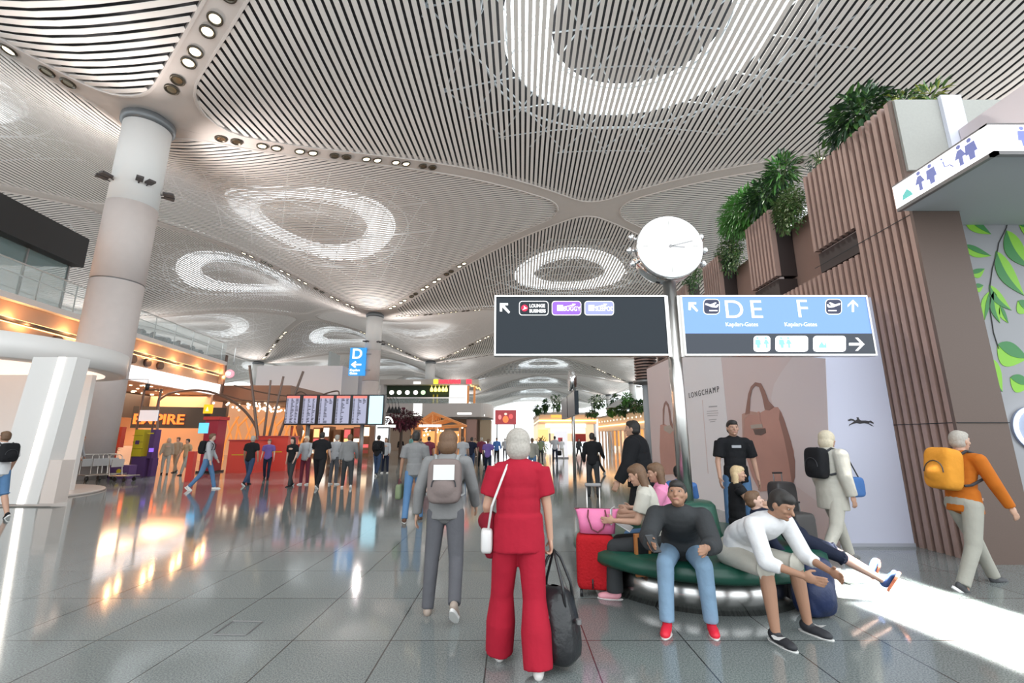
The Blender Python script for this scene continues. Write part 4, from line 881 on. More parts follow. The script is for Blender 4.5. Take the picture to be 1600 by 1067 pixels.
ZB, ZT = px2(900, 553).z, px2(900, 464).z
L0, L1 = px2(775, 510).x, px2(1041, 510).x; R0_, R1_ = px2(1069, 510).x, px2(1360, 510).x
DKG = M('sign_dark', (.012, .018, .026), .3, spec=.25)
sign(L0, L1, ZB, ZT, 'dark_panel', DKG, post); ZM = px2(1100, 521).z
sign(R0_, R1_, ZB, ZT, 'gate_panel', M('sign_blue', (.04,.09,.25), .5, emit=.52, ecol=(.27,.45,.98), spec=.2), post)
MB().box(R0_, R1_, -.134, -.13, ZB, ZM).build('lower_strip', M('sign_strip', (.018,.024,.04), .2), post)
for x in (L1+.03, R0_-.04): MB().box(x-.012, x+.03, -.1, -.04, ZB-.03, ZT+.03).build('bracket', STEEL, post)
ICON = glow('icon', (1, 1, 1), 1.1); YF = -.136
def q(px, py): v = px2(px, py); return Vector((v.x, YF, v.z))
def shape(pts, mat, name, lift=0): 
    mb = MB(); mb.prism([q(*p)-Vector((0, lift, 0)) for p in pts], (0, -.003, 0)); return mb.build(name, mat, post)
def rrect(x0, y0, x1, y1, r):
    out = []
    for cx, cy, a0 in ((x1-r, y0+r, -90), (x1-r, y1-r, 0), (x0+r, y1-r, 90), (x0+r, y0+r, 180)):
        for k in range(6): a = math.radians(a0+90*k/5); out.append((cx+r*math.cos(a), cy+r*math.sin(a)))
    return out
def arrow(cx, cy, s, deg, nm='arrow'):
    a = math.radians(deg); base = [(0, -1), (.85, -.15), (.85, .2), (.17, -.45), (.17, 1), (-.17, 1), (-.17, -.45), (-.85, .2), (-.85, -.15)]
    return shape([(cx + s*(x*math.cos(a)-y*math.sin(a)), cy + s*(x*math.sin(a)+y*math.cos(a))) for x, y in base], ICON, nm)
def cornerarrow(cx, cy, s):
    return shape([(cx-s, cy-s), (cx+.6*s, cy-s), (cx+.6*s, cy-.6*s), (cx-.15*s, cy-.6*s), (cx+s, cy+.7*s), (cx+.72*s, cy+s), (cx-.55*s, cy-.25*s), (cx-.55*s, cy+.6*s), (cx-s, cy+.6*s)], ICON, 'arrow')
cornerarrow(789, 482, 8)
PUR = glow('purple', (.26, .12, .72), .9); PER = glow('periwinkle', (.28, .30, .85), .9); NAVY = M('icon_navy', (.012,.016,.06), .3)
for x0, x1, m_ in ((811, 857, DKG), (862, 908, PUR), (913, 959, PER)):
    shape(rrect(x0, 470.5, x1, 493, 5), ICON, 'button_border'); shape(rrect(x0+1, 471.5, x1-1, 492, 4.3), m_, 'button', .003)
shape([(819.5+5.2*math.cos(t*PI/8), 481.7+5.2*math.sin(t*PI/8)) for t in range(16)], glow('logo_red', (.75, .03, .08), .8), 'airline_logo', .006)
shape([(816,485),(819,482),(818.5,478),(821,481),(824,481.8),(820,483.5)], ICON, 'airline_logo', .009)
def ltext(s_, px, py, hpx, mat=ICON, sxx=1, nm='lettering', lift=.006, bold=.0):
    v = q(px, py); size = hpx/F*5.9/.72*1.02
    return text(S, nm, s_, size, (v.x, YF-lift, v.z), (1,0,0), (0,-1,0), mat, post, .001, bold=bold, sx=sxx)
ltext('LOUNGE', 827, 480.5, 5.2, sxx=.82, bold=.002); ltext('BUSINESS', 827, 488.5, 5.2, sxx=.82, bold=.002); ltext('BUGGY', 880, 486, 7, sxx=.8, bold=.001); ltext('SLEEPOD', 930, 486, 7, sxx=.72, bold=.001)
for x in (870.5, 919.5):
    shape([(x, 477), (x+9, 477), (x+9, 486), (x, 486)], ICON, 'button_icon', .006); shape([(x+9, 480), (x+24, 476.5), (x+23, 475), (x+29, 475.5), (x+25, 479), (x+24.5, 477.6), (x+9, 481)], ICON, 'button_icon', .006)
cornerarrow(1083, 480, 7.5); arrow(1332, 478, 9.5, 0); arrow(1338, 538, 12, 90)
def plane_icon(x0, y0, flip):
    shape(rrect(x0, y0, x0+25.5, y0+24, 6), ICON, 'gate_icon'); shape(rrect(x0+1, y0+1, x0+24.5, y0+23, 5.2), NAVY, 'gate_icon', .003)
    pl = [(2,8.5),(4,8.5),(6,10.5),(9,10),(5,6),(7.5,5.5),(15,8.7),(20,6.8),(23,7),(22.5,9),(12,13),(5,13.5),(3,12)]
    if flip: pl = [(25.5-x, y) for x, y in pl]
    f = pl; shape([(x0+x, y0+y) for x, y in f], ICON, 'gate_icon', .006)
    shape([(x0+4+5*flip, y0+17.5), (x0+17+5*flip, y0+17.5), (x0+17+5*flip, y0+19), (x0+4+5*flip, y0+19)], ICON, 'gate_icon', .006)
plane_icon(1098.5, 467.5, True); plane_icon(1289, 467.5, False)
ltext('D', 1131, 497, 29, sxx=1.05); ltext('E', 1171, 497, 29, sxx=1.05); ltext('F', 1244, 496, 29, sxx=1.05)
ltext('Kapıları-Gates', 1133, 510, 6.3, sxx=.98); ltext('Kapıları-Gates', 1225, 510, 6.3, sxx=.98)
PT_ = glow('pict_teal', (.25, .75, .85), .9); BT = glow('badge', (1, 1, 1), 1.3)
for x0, x1 in ((1177, 1203), (1211, 1262), (1270, 1321)): shape(rrect(x0, 525, x1, 549.5, 5), BT, 'badge')
pm = MB()
for i, x in enumerate((1184, 1197, 1221, 1232)): pm = MB(); man(pm, tuple(q(x, 539)-Vector((0,.004,0))), (1,0,0), 0, (0,-.003,0), .42, i % 2 == 1); pm.build('pictogram', PT_, post)
shape([(1278,544),(1279,540),(1283,534),(1287,540),(1289,534),(1291,544)], PT_, 'pictogram', .004)
#@@RIGHT-end
#@@LEFT-begin
# ================================================================== LEFT: round kiosk, mezzanine facade, stands
# white round kiosk: podium, light strip leg, canopy ring
KC = Vector((-16.05, 13.6, 0)); kio = empty('round_kiosk', 'white round promotional kiosk with curved canopy and glowing light-strip leg at the left edge', 'kiosk', KC)
KW = M('kiosk_white', (.72,.69,.67), .4); KU = M('kiosk_soffit', (.70,.58,.53), .5)
MB().lathe((0,0,0), [(3.3, 0), (3.3, .05), (3.26, .06)], 72).build('podium', M('podium_white', (.70,.62,.57), .25), kio, True)
MB().lathe((0,0,0), [(3.1, 3.72), (3.3, 3.74), (3.3, 4.42), (3.1, 4.46)], 72).build('canopy', KW, kio, True)
MB().lathe((0,0,0), [(2.75, 3.70), (2.75, 3.715)], 64).build('soffit_light', M('soffit_warm', (.75,.6,.52), .5, emit=.55, ecol=(1,.80,.68)), kio, True)
lp_ = G(22, 792); lt = PP(95, 575, Vector((0, lp_.y, 0)), Vector((0,-1,0)))
def leg(x0, x1, y0, y1, nm, mt):
    MB().hexa([(lp_.x-KC.x+x0, y0, .05), (lp_.x-KC.x+x1, y0, .05), (lp_.x-KC.x+x1, y1, .05), (lp_.x-KC.x+x0, y1, .05), (lp_.x-KC.x+x0+.25, y0, 3.74), (lp_.x-KC.x+x1+.25, y0, 3.74), (lp_.x-KC.x+x1+.25, y1, 3.74), (lp_.x-KC.x+x0+.25, y1, 3.74)]).build(nm, mt, kio)
ly = lp_.y-KC.y
leg(-.75, .42, ly+.12, ly+.5, 'leg', KW); leg(-.06, .10, ly+.10, ly+.119, 'light_strip', glow('strip', (1,.93,.84), 3.0))
MB().box(lp_.x-KC.x+.44, lp_.x-KC.x+.8, ly+.15, ly+.5, .06, 1.1).build('counter', M('kiosk_counter', (.68,.58,.53), .4), kio)
# screen wall inside the kiosk
MB().box(-2.0, 2.2, 1.2, 1.35, .06, 3.7).build('back_panel', KW, kio)
ad = empty('advert_screen', 'tall lit portrait screen inside the white round kiosk at the far left', 'screen', P(33, 620, 16.2)); 
MB().box(-.35,.35,-.05,.05,-.62,.62).build('frame', BLACK, ad); MB().box(-.32,.32,-.056,-.05,-.58,.58).build('display', M('screen_pale', (.7,.7,.8), .3, emit=.7, ecol=(.8,.78,.9)), ad)
MB().box(-.02,.02,-.03,.03,-2.9,-.62).build('stand', GREYM, ad)

# mezzanine facade
FA, FB = Vector((-22.0, 12.0, 0)), Vector((-24.3, 37.4, 0)); fd_ = (FB-FA).normalized(); FN = Vector((fd_.y, -fd_.x, 0)); FL = (FB-FA).length
def onf(px, py): return PP(px, py, FA, FN)
def along(p): return (p-FA).dot(fd_)
fac = empty('mezzanine_building', 'left two-level building with warm-lit curved fascias, glass balustrade and bright sign band', 'building', FA, math.atan2(fd_.y, fd_.x))
# local frame: x along the facade, y into the building (left)
def fb_(x0, x1, y0, y1, z0, z1, nm, mt): return MB().box(x0, x1, y0, y1, z0, z1).build(nm, mt, fac)
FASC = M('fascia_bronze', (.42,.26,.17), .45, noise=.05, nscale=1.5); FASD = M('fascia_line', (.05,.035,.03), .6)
fb_(-14, FL, -.35, 14, 7.72, 8.0, 'deck_edge', M('deck_edge_white', (.66,.62,.60), .4)); fb_(-14, FL-.1, .0, .3, 6.93, 7.72, 'upper_fascia', FASC); fb_(-14, FL-.1, -.25, .3, 6.80, 6.93, 'dark_line', FASD)  # deck edge, upper fascia and the dark strip below it
fb_(-14, FL-.1, .02, .35, 6.1, 6.80, 'lower_fascia', FASC); 
fb_(along(onf(184, 590)), FL-.05, -.1, .3, 5.25, 6.08, 'sign_band', glow('band', (1, .97, .98), 1.5))
fb_(-14, FL, .35, 14, 5.2, 5.3, 'shop_ceiling', M('shop_soffit', (.42,.30,.24), .6))
fb_(-14, FL, -.02, .0, 6.76, 6.80, 'light_line', glow('line_warm', (1,.55,.22), 3.5)); fb_(-14, FL, -.2, -.17, 6.935, 6.96, 'light_line', glow('line_warm', (1,.55,.22), 3.5))
for i in range(11):   # warm cove lamps along the fascia
    for z_ in (6.99, 6.74):
        ld = bpy.data.lights.new('cove', 'POINT'); ld.energy = 22; ld.color = (1, .52, .22); ld.shadow_soft_size = .08; lo = bpy.data.objects.new('cove_lamp', ld); COL.objects.link(lo); lo.parent = fac; lo.location = (-4+i*2.9+.7*(z_ < 6.9), -.32, z_+.02)
for px in (22, 79, 205, 236, 262, 287, 308, 328, 345):
    c_ = onf(px, 0); xx = along(c_); mb = MB(); mb.tube((xx, -.16, 6.45), (xx, .02, 6.45), .25, .27, 20); mb.build('round_speaker', M('speaker_brown', (.05,.025,.02), .5), fac, True)
# balustrade on the deck
xs0, xs1 = along(onf(120, 450)), FL-.15
GLS = M('glass_rail', (.75,.85,.85), .05, alpha=.22)
fb_(-14, xs1, -.22, -.20, 8.0, 9.5, 'glass_rail', GLS); fb_(-14, xs1, -.24, -.18, 9.48, 9.54, 'rail', STEEL); fb_(-14, xs1, -.15, -.11, 8.95, 9.0, 'rail', STEEL)
for i in range(20): fb_(-12+i*2.05, -11.95+i*2.05, -.17, -.13, 8.0, 9.5, 'baluster', STEEL)
bx = along(onf(125, 400)); 
fb_(-14, bx, -.3, 6, 10.5, 12.1, 'black_box', M('black_box', (.012,.012,.013), .6)); fb_(-14, bx-.5, .3, 6, 8.0, 8.05, 'lounge_floor', M('lounge_floor', (.2,.12,.08), .4))
fb_(-14, bx-.9, 5.6, 6, 8.0, 10.5, 'lounge_wall', M('lounge_wall', (.30,.19,.12), .6)); fb_(-14, bx-.15, .28, .31, 8.0, 10.5, 'lounge_glass', M('lounge_glass', (.30,.42,.42), .03, alpha=.35))
for x_ in (bx-.15, bx-2.4, bx-5, bx-8): fb_(x_-.04, x_+.04, .25, .35, 8.0, 10.5, 'mullion', GREYM)
fb_(bx-7, bx-4.6, 4.2, 4.4, 8.2, 9.9, 'lit_panel', glow('amber', (1,.55,.22), .7)); fb_(bx-6, bx-3.5, 2, 2.1, 10.2, 10.25, 'lamp', glow('warm_line', (1,.8,.55), 3))
# end block with round pink sign
fb_(FL, FL+.35, -.2, 5, 5.3, 8.6, 'end_block', M('end_brown', (.10,.06,.045), .6)); fb_(FL-.3, FL, -.25, 0, 6.1, 8.0, 'end_fascia', FASC)
sgn = empty('round_sign', 'small round pink illuminated sign on the end of the warm-lit left building', 'sign', P(359, 584, 37.2)); ylathe(MB(), (0,0,0), [(.33,-.1), (.35, 0), (.33,.1)], 28).build('disc', glow('pink_disc', (1,.35,.45), .8), sgn); ylathe(MB(), (0,0,0), [(.15,-.13), (.15,-.1)], 20).build('inner', WGLOW, sgn)
# lounge furniture on the deck
SOFA = [M('sofa_brown', (.10,.05,.035), .7), M('sofa_dark', (.03,.03,.035), .7), M('sofa_grey', (.22,.23,.24), .7)]
for i, (px, mi, lb) in enumerate(((208, 0, 'brown armchair on the upper deck nearest the thick column'), (220, 2, 'grey armchair on the upper deck second from the thick column'), (232, 0, 'brown square armchair on the upper deck beside the grey one'), (245, 2, 'grey chair on the deck between two brown ones'), (258, 1, 'dark low armchair near the middle of the upper deck'), (272, 1, 'dark chair left of the white-edged one on the upper deck'), (284, 1, 'dark armchair with a white edge on the upper deck'), (297, 2, 'grey-green chair right of the white-edged armchair on the deck'), (310, 0, 'brown armchair toward the right end of the upper deck'), (322, 2, 'grey chair near the right end of the upper deck'), (334, 1, 'dark chair at the very end of the upper deck'))):
    xx = along(onf(px, 560)); o = empty('armchair', lb, 'armchair', (FA+fd_*xx-FN*1.3+Vector((0,0,8.0))), math.atan2(fd_.y, fd_.x)+(i % 3)*.4, 'armchairs on the upper deck')
    mb = MB(); mb.box(-.38,.38,-.36,.36,.18,.46).build('seat', SOFA[mi], o); MB().box(-.42,.42,.25,.42,.2,.95).build('backrest', SOFA[mi] if px != 284 else M('chair_edge', (.7,.7,.75), .5), o)
    for sx in (-1, 1): MB().box(sx*.44-.05, sx*.44+.05, -.36,.4,.2,.66).build('armrest', SOFA[mi], o)
    for sx in (-1, 1):
        for sy in (-1, 1): MB().tube((sx*.34, sy*.3, 0), (sx*.34, sy*.3, .2), .025, n=6).build('leg', GREYM, o)
# shop interior below
fb_(-14, FL+8, 9.0, 9.3, 0, 5.2, 'back_wall', M('shop_back', (.40,.22,.13), .6)); fb_(2, FL+.2, 5.0, 5.15, 3.25, 5.15, 'sign_wall', M('sign_wall_black', (.012,.012,.014), .6))
fb_(FL-.3, FL-.05, .35, 9.0, 0, 5.2, 'end_wall', M('shop_peach', (.62,.36,.22), .6)); fb_(FL-.36, FL-.31, 2.6, 3.6, 2.6, 3.2, 'wall_sign', WGLOW); fb_(8, FL-.4, 5.2, 8.9, 0, 1.15, 'counter', M('counter_cream', (.62,.50,.42), .4)); fb_(10, FL, 8.85, 8.95, 1.6, 3.0, 'lit_shelf', glow('shelf_amber', (1,.45,.15), .9))
for px_ in (60, 84): xx = along(onf(px_*1.0+120, 640)); fb_(xx, xx+.7, 1.6, 2.3, 0, 5.2, 'pillar', M('pillar_orange', (.50,.22,.12), .5))
for i in range(16): xx = 10+i*1.05; MB().tube((xx, 4.6, 5.1), (xx, 4.6, 5.19), .12, n=10).build('spot_lamp', glow('spotwarm', (1,.72,.45), 4), fac)
rnd = random.Random(3)
for i in range(30): xx = rnd.uniform(8, FL-1); yy = rnd.uniform(.8, 4.3); MB().tube((xx, yy, 5.14), (xx, yy, 5.2), .08, n=8).build('spot_lamp', glow('spotwarm', (1,.72,.45), 4), fac)
for i in range(4):
    ld = bpy.data.lights.new('shop', 'AREA'); ld.energy = 420; ld.size = 5; ld.color = (1, .62, .38); lo = bpy.data.objects.new('shop_lamp', ld); COL.objects.link(lo); lo.parent = fac; lo.location = (6+i*6, 3.2, 5.05)
lv_ = onf(215, 655); 
et = text(S, 'shop_lettering', 'EMPIRE', 1.05, (0,0,0), (1,0,0), (0,-1,0), glow('letter_orange', (1,.16,.03), 1.6), None, .06, bold=.02); e0 = P(206, 662, 34)
et.location = e0; et.rotation_euler = (0,0,.3); tag(et, 'orange-red glowing shop lettering on the dark wall in the left shop', 'sign'); et.name = 'shop_lettering'
m = MB(); m.box(-.1, 6.0, .06, .16, -.3, 1.3); bk = m.build('letter_board', M('sign_wall_black', (.012,.012,.014), .6), et)

# D gate sign on the second column
ds = empty('gate_sign', 'blue vertical D gate sign with a white left arrow fixed to the second round column', 'sign', P(559, 565, 54.9))
a, b_ = P(548, 543.5, 54.9)-ds.location, P(570, 587, 54.9)-ds.location
MB().box(a.x, b_.x, -.12, .12, b_.z, a.z).build('panel', M('gate_blue', (.02,.22,.55), .4, emit=.45, ecol=(.02,.28,.70)), ds)
text(S, 'lettering', 'D', 1.75, (a.x+.25, -.14, .38), (1,0,0), (0,-1,0), ICON, ds, .02, bold=.03)
MB().prism([(a.x+.22, -.13, -.38), (a.x+.75, -.13, .05), (a.x+.9, -.13, -.1), (a.x+.68, -.13, -.28), (a.x+1.5, -.13, -.28), (a.x+1.5, -.13, -.48), (a.x+.68, -.13, -.48), (a.x+.9, -.13, -.66), (a.x+.75, -.13, -.8)], (0,-.02,0)).build('arrow', ICON, ds)
text(S, 'lettering', 'Kapıları', .40, (a.x+.15, -.14, -1.2), (1,0,0), (0,-1,0), ICON, ds, .02, bold=.01); text(S, 'lettering', 'Gates', .40, (a.x+.15, -.14, -1.6), (1,0,0), (0,-1,0), ICON, ds, .02, bold=.01)
MB().box(b_.x, b_.x+.6, -.05, .05, .9, 1.0).box(b_.x, b_.x+.6, -.05, .05, -1.1, -1.0).build('bracket', GREYM, ds)

# yellow and purple luggage-trolley stand, frame, trolleys
yk = empty('trolley_stand', 'tall yellow and purple luggage trolley stand by the left aisle', 'stand', G(222, 744)); ky = yk.location.y
w_ = lambda px, py: PP(px, py, Vector((0, ky, 0)), Vector((0,-1,0))) - yk.location
YEL = M('stand_yellow', (.62,.50,.02), .5); PRP = M('stand_purple', (.10,.045,.16), .5)
def kb(x0, y0, x1, y1, d0, d1, nm, mt, par=yk): a, b = w_(x0, y1), w_(x1, y0); return MB().box(a.x, b.x, d0, d1, max(.0, a.z), b.z).build(nm, mt, par)
kb(207, 671, 229, 713, -.1, .3, 'yellow_panel', YEL); kb(230, 671, 245, 716, -.05, .3, 'purple_panel', PRP); kb(203, 713, 230, 746, -.08, .35, 'base', PRP); kb(230, 716, 240, 746, -.02, .3, 'base', PRP)
for i in range(3): kb(210, 680+i*10, 226, 681+i*10, -.11, -.1, 'shelf_line', M('line_olive', (.35,.28,.02), .5))
kb(214, 688, 221, 694, -.115, -.1, 'emblem', PRP); kb(234, 700, 242, 706, -.065, -.05, 'emblem', glow('violet', (.3,.15,.9), .8)); kb(232, 676, 242, 678, -.065, -.05, 'line', YEL)
cb = empty('purple_box', 'low dark purple box with a round yellow mark in front of the yellow stand', 'box', G(202, 746)+Vector((0,-.4,0))); 
MB().box(-.42,.42,-.2,.2,0,.55).build('box_body', PRP, cb); ylathe(MB(), (0,-.2,.3), [(.10,0), (.10,-.012)], 16).build('emblem', YEL, cb)
cb = empty('purple_box', 'taller dark purple box with a round yellow mark right of the low purple box', 'box', G(226, 741)+Vector((.25,-.6,0))); 
MB().box(-.25,.25,-.2,.2,0,.75).build('box_body', PRP, cb); ylathe(MB(), (0,-.2,.45), [(.10,0), (.10,-.012)], 16).build('emblem', YEL, cb)
fr = empty('portal_frame', 'brown steel portal frame carrying a white notice board over the yellow stand', 'frame', G(222, 740)+Vector((0,.5,0)))
fy = fr.location.y; wq = lambda px, py: PP(px, py, Vector((0, fy, 0)), Vector((0,-1,0))) - fr.location
FRM = M('frame_brown', (.16,.11,.09), .4, .5)
for a, b in (((226,607),(214,668)), ((252,609),(238,668)), ((224,609),(254,609))): MB().tube(wq(*a), wq(*b), .055, n=8).build('bar', FRM, fr)
MB().tube(wq(214,668), Vector((wq(214,668).x, 0, 0)), .05, n=8).build('leg', FRM, fr); MB().tube(wq(238,668), Vector((wq(238,668).x, 0, 0)), .05, n=8).build('leg', FRM, fr)
a, b = wq(219, 658), wq(250, 641); MB().box(a.x, b.x, -.12, -.06, a.z, b.z).build('notice_board', M('board_white', (.72,.72,.78), .5, emit=.25), fr)
cc = empty('security_camera', 'small security camera on a thin horizontal arm over the left aisle', 'camera', P(231, 600, 20.0)); MB().tube((0,0,0), (0,0,-.28), .09, .07, 12).build('housing', BLACK, cc, True); MB().path([(0,0,0), (0,0,.2), (gw(0,0).x+1.02-cc.location.x, 0, .22)], .02, 6).build('arm', GREYM, cc)
def trolley(px, py, rz, lb):
    o = empty('luggage_trolley', lb, 'trolley', G(px, py), rz, 'luggage trolleys parked by the left aisle'); T = M('trolley_steel', (.5,.46,.42), .3, .8)
    MB().path([(-.28,-.45,.22), (-.28,.3,.22), (.28,.3,.22), (.28,-.45,.22)], .018, 6, True).build('base_frame', T, o); MB().path([(-.28,.3,.22), (-.27,.42,.95), (-.2,.44,1.02), (.2,.44,1.02), (.27,.42,.95), (.28,.3,.22)], .016, 6).build('handle_frame', T, o)
    MB().box(-.26,.26,.28,.31,.55,.85).build('basket', M('trolley_mesh', (.42,.42,.42), .4, .4), o); m = MB(); 
    for k in range(5): m.tube((-.22+.11*k,-.45,.23), (-.22+.11*k,.3,.23), .009, n=5)
    m.path([(-.25,-.3,.235),(.25,-.3,.235)], .009, 5).build('rack', T, o)
    for x_, y_ in ((-.22,-.3), (.22,-.3), (0,.3)): MB().tube((x_-.02,y_,.08), (x_+.02,y_,.08), .08, n=12).box(x_-.012,x_+.012,y_-.01,y_+.01,.1,.22).build('wheel', BLACK, o)
for px, py, rz, lb in ((122, 748, .9, 'luggage trolley farthest left, next to the red-haired person'), (140, 751, 1.0, 'luggage trolley second from the left in the parked row'), (158, 750, 1.1, 'luggage trolley in the middle of the parked row'), (176, 748, 1.2, 'luggage trolley second from the purple boxes'), (190, 752, 1.5, 'luggage trolley right beside the low purple box')): trolley(px, py, rz, lb)
foliage('potted_palm', 'dark feathery potted plant behind the parked luggage trolleys', P(150, 697, 22.5), (.75, .6, .35), 260, .45, .03, [GD, GD, GM_], None, seed=20, droop=-.2)
pp_ = P(150, 697, 22.5); tag(MB().lathe((pp_.x, pp_.y, 0), [(.22, 0), (.3, pp_.z-.25), (.26, pp_.z-.22)], 18).build('planter', M('planter_pale', (.6,.5,.44), .5), None, True), 'pale planter under the feathery plant by the trolleys', 'planter')
rp = empty('red_terminal', 'small red payment terminal with a dark screen left of the yellow stand', 'terminal', G(172, 742)); MB().box(-.28,.28,-.12,.12,1.25,2.2).build('housing', M('terminal_red', (.62,.06,.03), .4), rp); MB().box(-.15,.15,-.13,-.12,1.6,2.05).build('screen', M('terminal_screen', (.12,.16,.2), .2, emit=.3), rp); MB().box(-.08,.08,-.06,.06,0,1.25).build('post', M('terminal_red', (.62,.06,.03), .4), rp)
# red kiosk with blue screen and orange sign
RK = M('kiosk_red', (.36,.02,.045), .35); rk2 = empty('red_kiosk', 'tall dark red information kiosk with a blue screen and orange sign on top', 'kiosk', G(331, 738)); ry = rk2.location.y
w3 = lambda px, py: PP(px, py, Vector((0, ry, 0)), Vector((0,-1,0))) - rk2.location
a, b = w3(314, 738), w3(346, 656); MB().box(a.x, b.x, -.2, .5, .08, b.z).build('cabinet', RK, rk2); MB().box(a.x-.1, b.x+.1, -.28, .6, 0, .08).build('plinth', BLACK, rk2); MB().box(a.x-.08, b.x+.08, -.28, .55, b.z, b.z+.16).build('top_cap', M('kiosk_red_bright', (.6,.05,.04), .35), rk2)
a, b = w3(313.5, 677), w3(331, 661); MB().box(a.x, b.x, -.215, -.2, a.z, b.z).build('screen', M('screen_blue', (.05,.3,.5), .3, emit=.8, ecol=(.12,.45,.8)), rk2)
a, b = w3(318, 646), w3(332, 632); MB().box(a.x, b.x, -.05, .1, a.z, b.z).build('orange_sign', glow('orange_sign', (1,.42,.02), 1.1), rk2); MB().prism([(a.x+.12,-.07,a.z+.12), (b.x-.12,-.07,a.z+.12), ((a.x+b.x)/2,-.07,b.z-.12)], (0,.02,0)).build('symbol', glow('lemon', (1,.85,.4), 1.3), rk2); MB().box((a.x+b.x)/2-.14, (a.x+b.x)/2+.14, -.02, .06, w3(320,656).z, a.z).build('sign_foot', BLACK, rk2)
tag(MB().box(-.12,.12,-.1,.1,0,1.15).build('red_bollard', M('kiosk_red_bright', (.6,.05,.04), .35)), 'short bright red bollard left of the blue-jeans walker by the red kiosk', 'bollard').location = G(295, 752)
# red counters
for x0, x1, yb, zt, lb in ((352, 398, 739, 1.55, 'red counter right of the tall red kiosk'), (398, 446, 736, 1.75, 'taller red booth behind the person in black top'), (446, 470, 733, 1.3, 'low red counter end behind the long-haired woman')):
    a, b = G(x0, yb), G(x1, yb); o = empty('red_counter', lb, 'counter', a); o_ = MB().box(0, b.x-a.x-.03, 0, 1.2, .0, zt).build('front', M('counter_red', (.70,.07,.05), .4), o); MB().box(-.03, b.x-a.x, -.05, 1.25, zt, zt+.06).build('top', M('counter_top', (.45,.05,.05), .3), o); MB().box(.2, b.x-a.x-.3, -.012, 0, zt*.55, zt*.55+.04).build('gold_line', YEL, o)
# sculpture of steel poles and arcs
SC = M('sculpt_bronze', (.15,.11,.095), .4, .5); scu = empty('arc_sculpture', 'bronze sculpture of leaning poles joined by sweeping steel arcs beyond the red kiosk', 'sculpture', P(400, 690, 31)); s0 = scu.location; zf = -s0.z
wv = lambda px, py, Y=31: P(px, py, Y) - s0
for a, b, r_ in (((390,571),(401,668),.11), ((423,594),(414,668),.09), ((443,588),(424,668),.10), ((474,580),(459,620),.11)):
    A, B_ = wv(*a), wv(*b); t_ = (zf-A.z)/(B_.z-A.z); MB().tube(A, A+(B_-A)*t_, r_*.75, r_, 8).build('pole', SC, scu)
def arc(pts, r_=.05):
    ps = [wv(*q_) for q_ in pts]; out = []
    for i in range(len(ps)-1):
        p0, p1, p2, p3 = ps[max(0, i-1)], ps[i], ps[i+1], ps[min(len(ps)-1, i+2)]
        for k in range(6): t = k/6; out.append(.5*((2*p1)+(p2-p0)*t+(2*p0-5*p1+4*p2-p3)*t*t+(3*p1-p0-3*p2+p3)*t**3))
    out.append(ps[-1]); MB().path(out, r_, 6).build('arc', SC, scu)
arc(((248,625),(262,616),(285,611),(315,610),(340,616),(365,628),(385,645),(400,668),(404,690),(405,730)), .085); arc(((366,602),(400,611),(440,618),(470,619))); arc(((345,615),(380,625),(420,628),(462,626))); arc(((455,620),(470,612),(482,619))); arc(((498,619),(515,613),(528,611),(530,618)))
arc(((248,625),(246,660),(245,700),(245,728)), .085)
#@@LEFT-end
#@@FAR-begin
# ================================================================== FAR: boards, cafe, stalls, shops, planting
# departure boards
fy = 27.0; fid = empty('departure_board', 'row of five lit flight departure screens and one pale blue screen on a post', 'departure board', (P(522, 700, fy).x, fy, 0))
w4 = lambda px, py: PP(px, py, Vector((0, fy, 0)), Vector((0,-1,0))) - fid.location
a, b = w4(443, 664), w4(602, 616.5); MB().box(a.x, b.x, 0, .35, a.z, b.z).build('housing', BLACK, fid)
SCRN = M('fids_screen', (.22,.23,.32), .5, emit=.26, ecol=(.60,.62,.82)); HDR = glow('fids_header', (.95,.22,.18), .8); ROWD = M('fids_row', (.015,.015,.03), .6)
for i in range(5):
    x0 = 444.5+26.2*i; a, b = w4(x0, 661.5), w4(x0+24.5, 618.5); s_ = MB().box(a.x, b.x, -.012, 0, a.z, b.z).build('screen', SCRN, fid)
    c_ = w4(x0, 622.2); MB().box(a.x, b.x, -.02, -.012, c_.z, b.z).build('header', HDR, s_)
    r_ = random.Random(i); m = MB(); W_ = b.x-a.x; H_ = c_.z-a.z; n = 17
    for k in range(n):
        z0 = a.z+H_*(k+.22)/n; z1 = a.z+H_*(k+.72)/n; m.box(a.x+.03*W_, a.x+.13*W_, -.018, -.012, z0, z1); m.box(a.x+.36*W_, a.x+(.42+.22*r_.random())*W_, -.018, -.012, z0, z1)
        if i < 2 or k > 12: m.box(a.x+.72*W_, a.x+(.8+.15*r_.random())*W_, -.018, -.012, z0, z1)
    m.build('text_rows', ROWD, s_)['kind'] = 'stuff'
a, b = w4(575, 662), w4(599, 618.5); MB().box(a.x, b.x, -.012, 0, a.z, b.z).build('blue_screen', glow('pale_blue', (.50,.85,1.0), 1.05), fid)
for px in (480, 565): x_ = w4(px, 660).x; MB().tube((x_, .17, 0), (x_, .17, w4(480, 662).z), .12, n=14).build('post', GREYM, fid, True)
sg = empty('media_totem', 'portrait white-lit advertising totem behind the man with the black backpack', 'totem', G(597, 735)); w5 = lambda px, py: PP(px, py, Vector((0, sg.location.y, 0)), Vector((0,-1,0))) - sg.location
a, b = w5(585, 735), w5(609, 667); MB().box(a.x, b.x, 0, .2, 0, b.z).build('cabinet', BLACK, sg); a, b = w5(587, 700), w5(607, 669.5); MB().box(a.x, b.x, -.01, 0, a.z, b.z).build('display', glow('totem', (1,.97,.98), 1.1), sg)

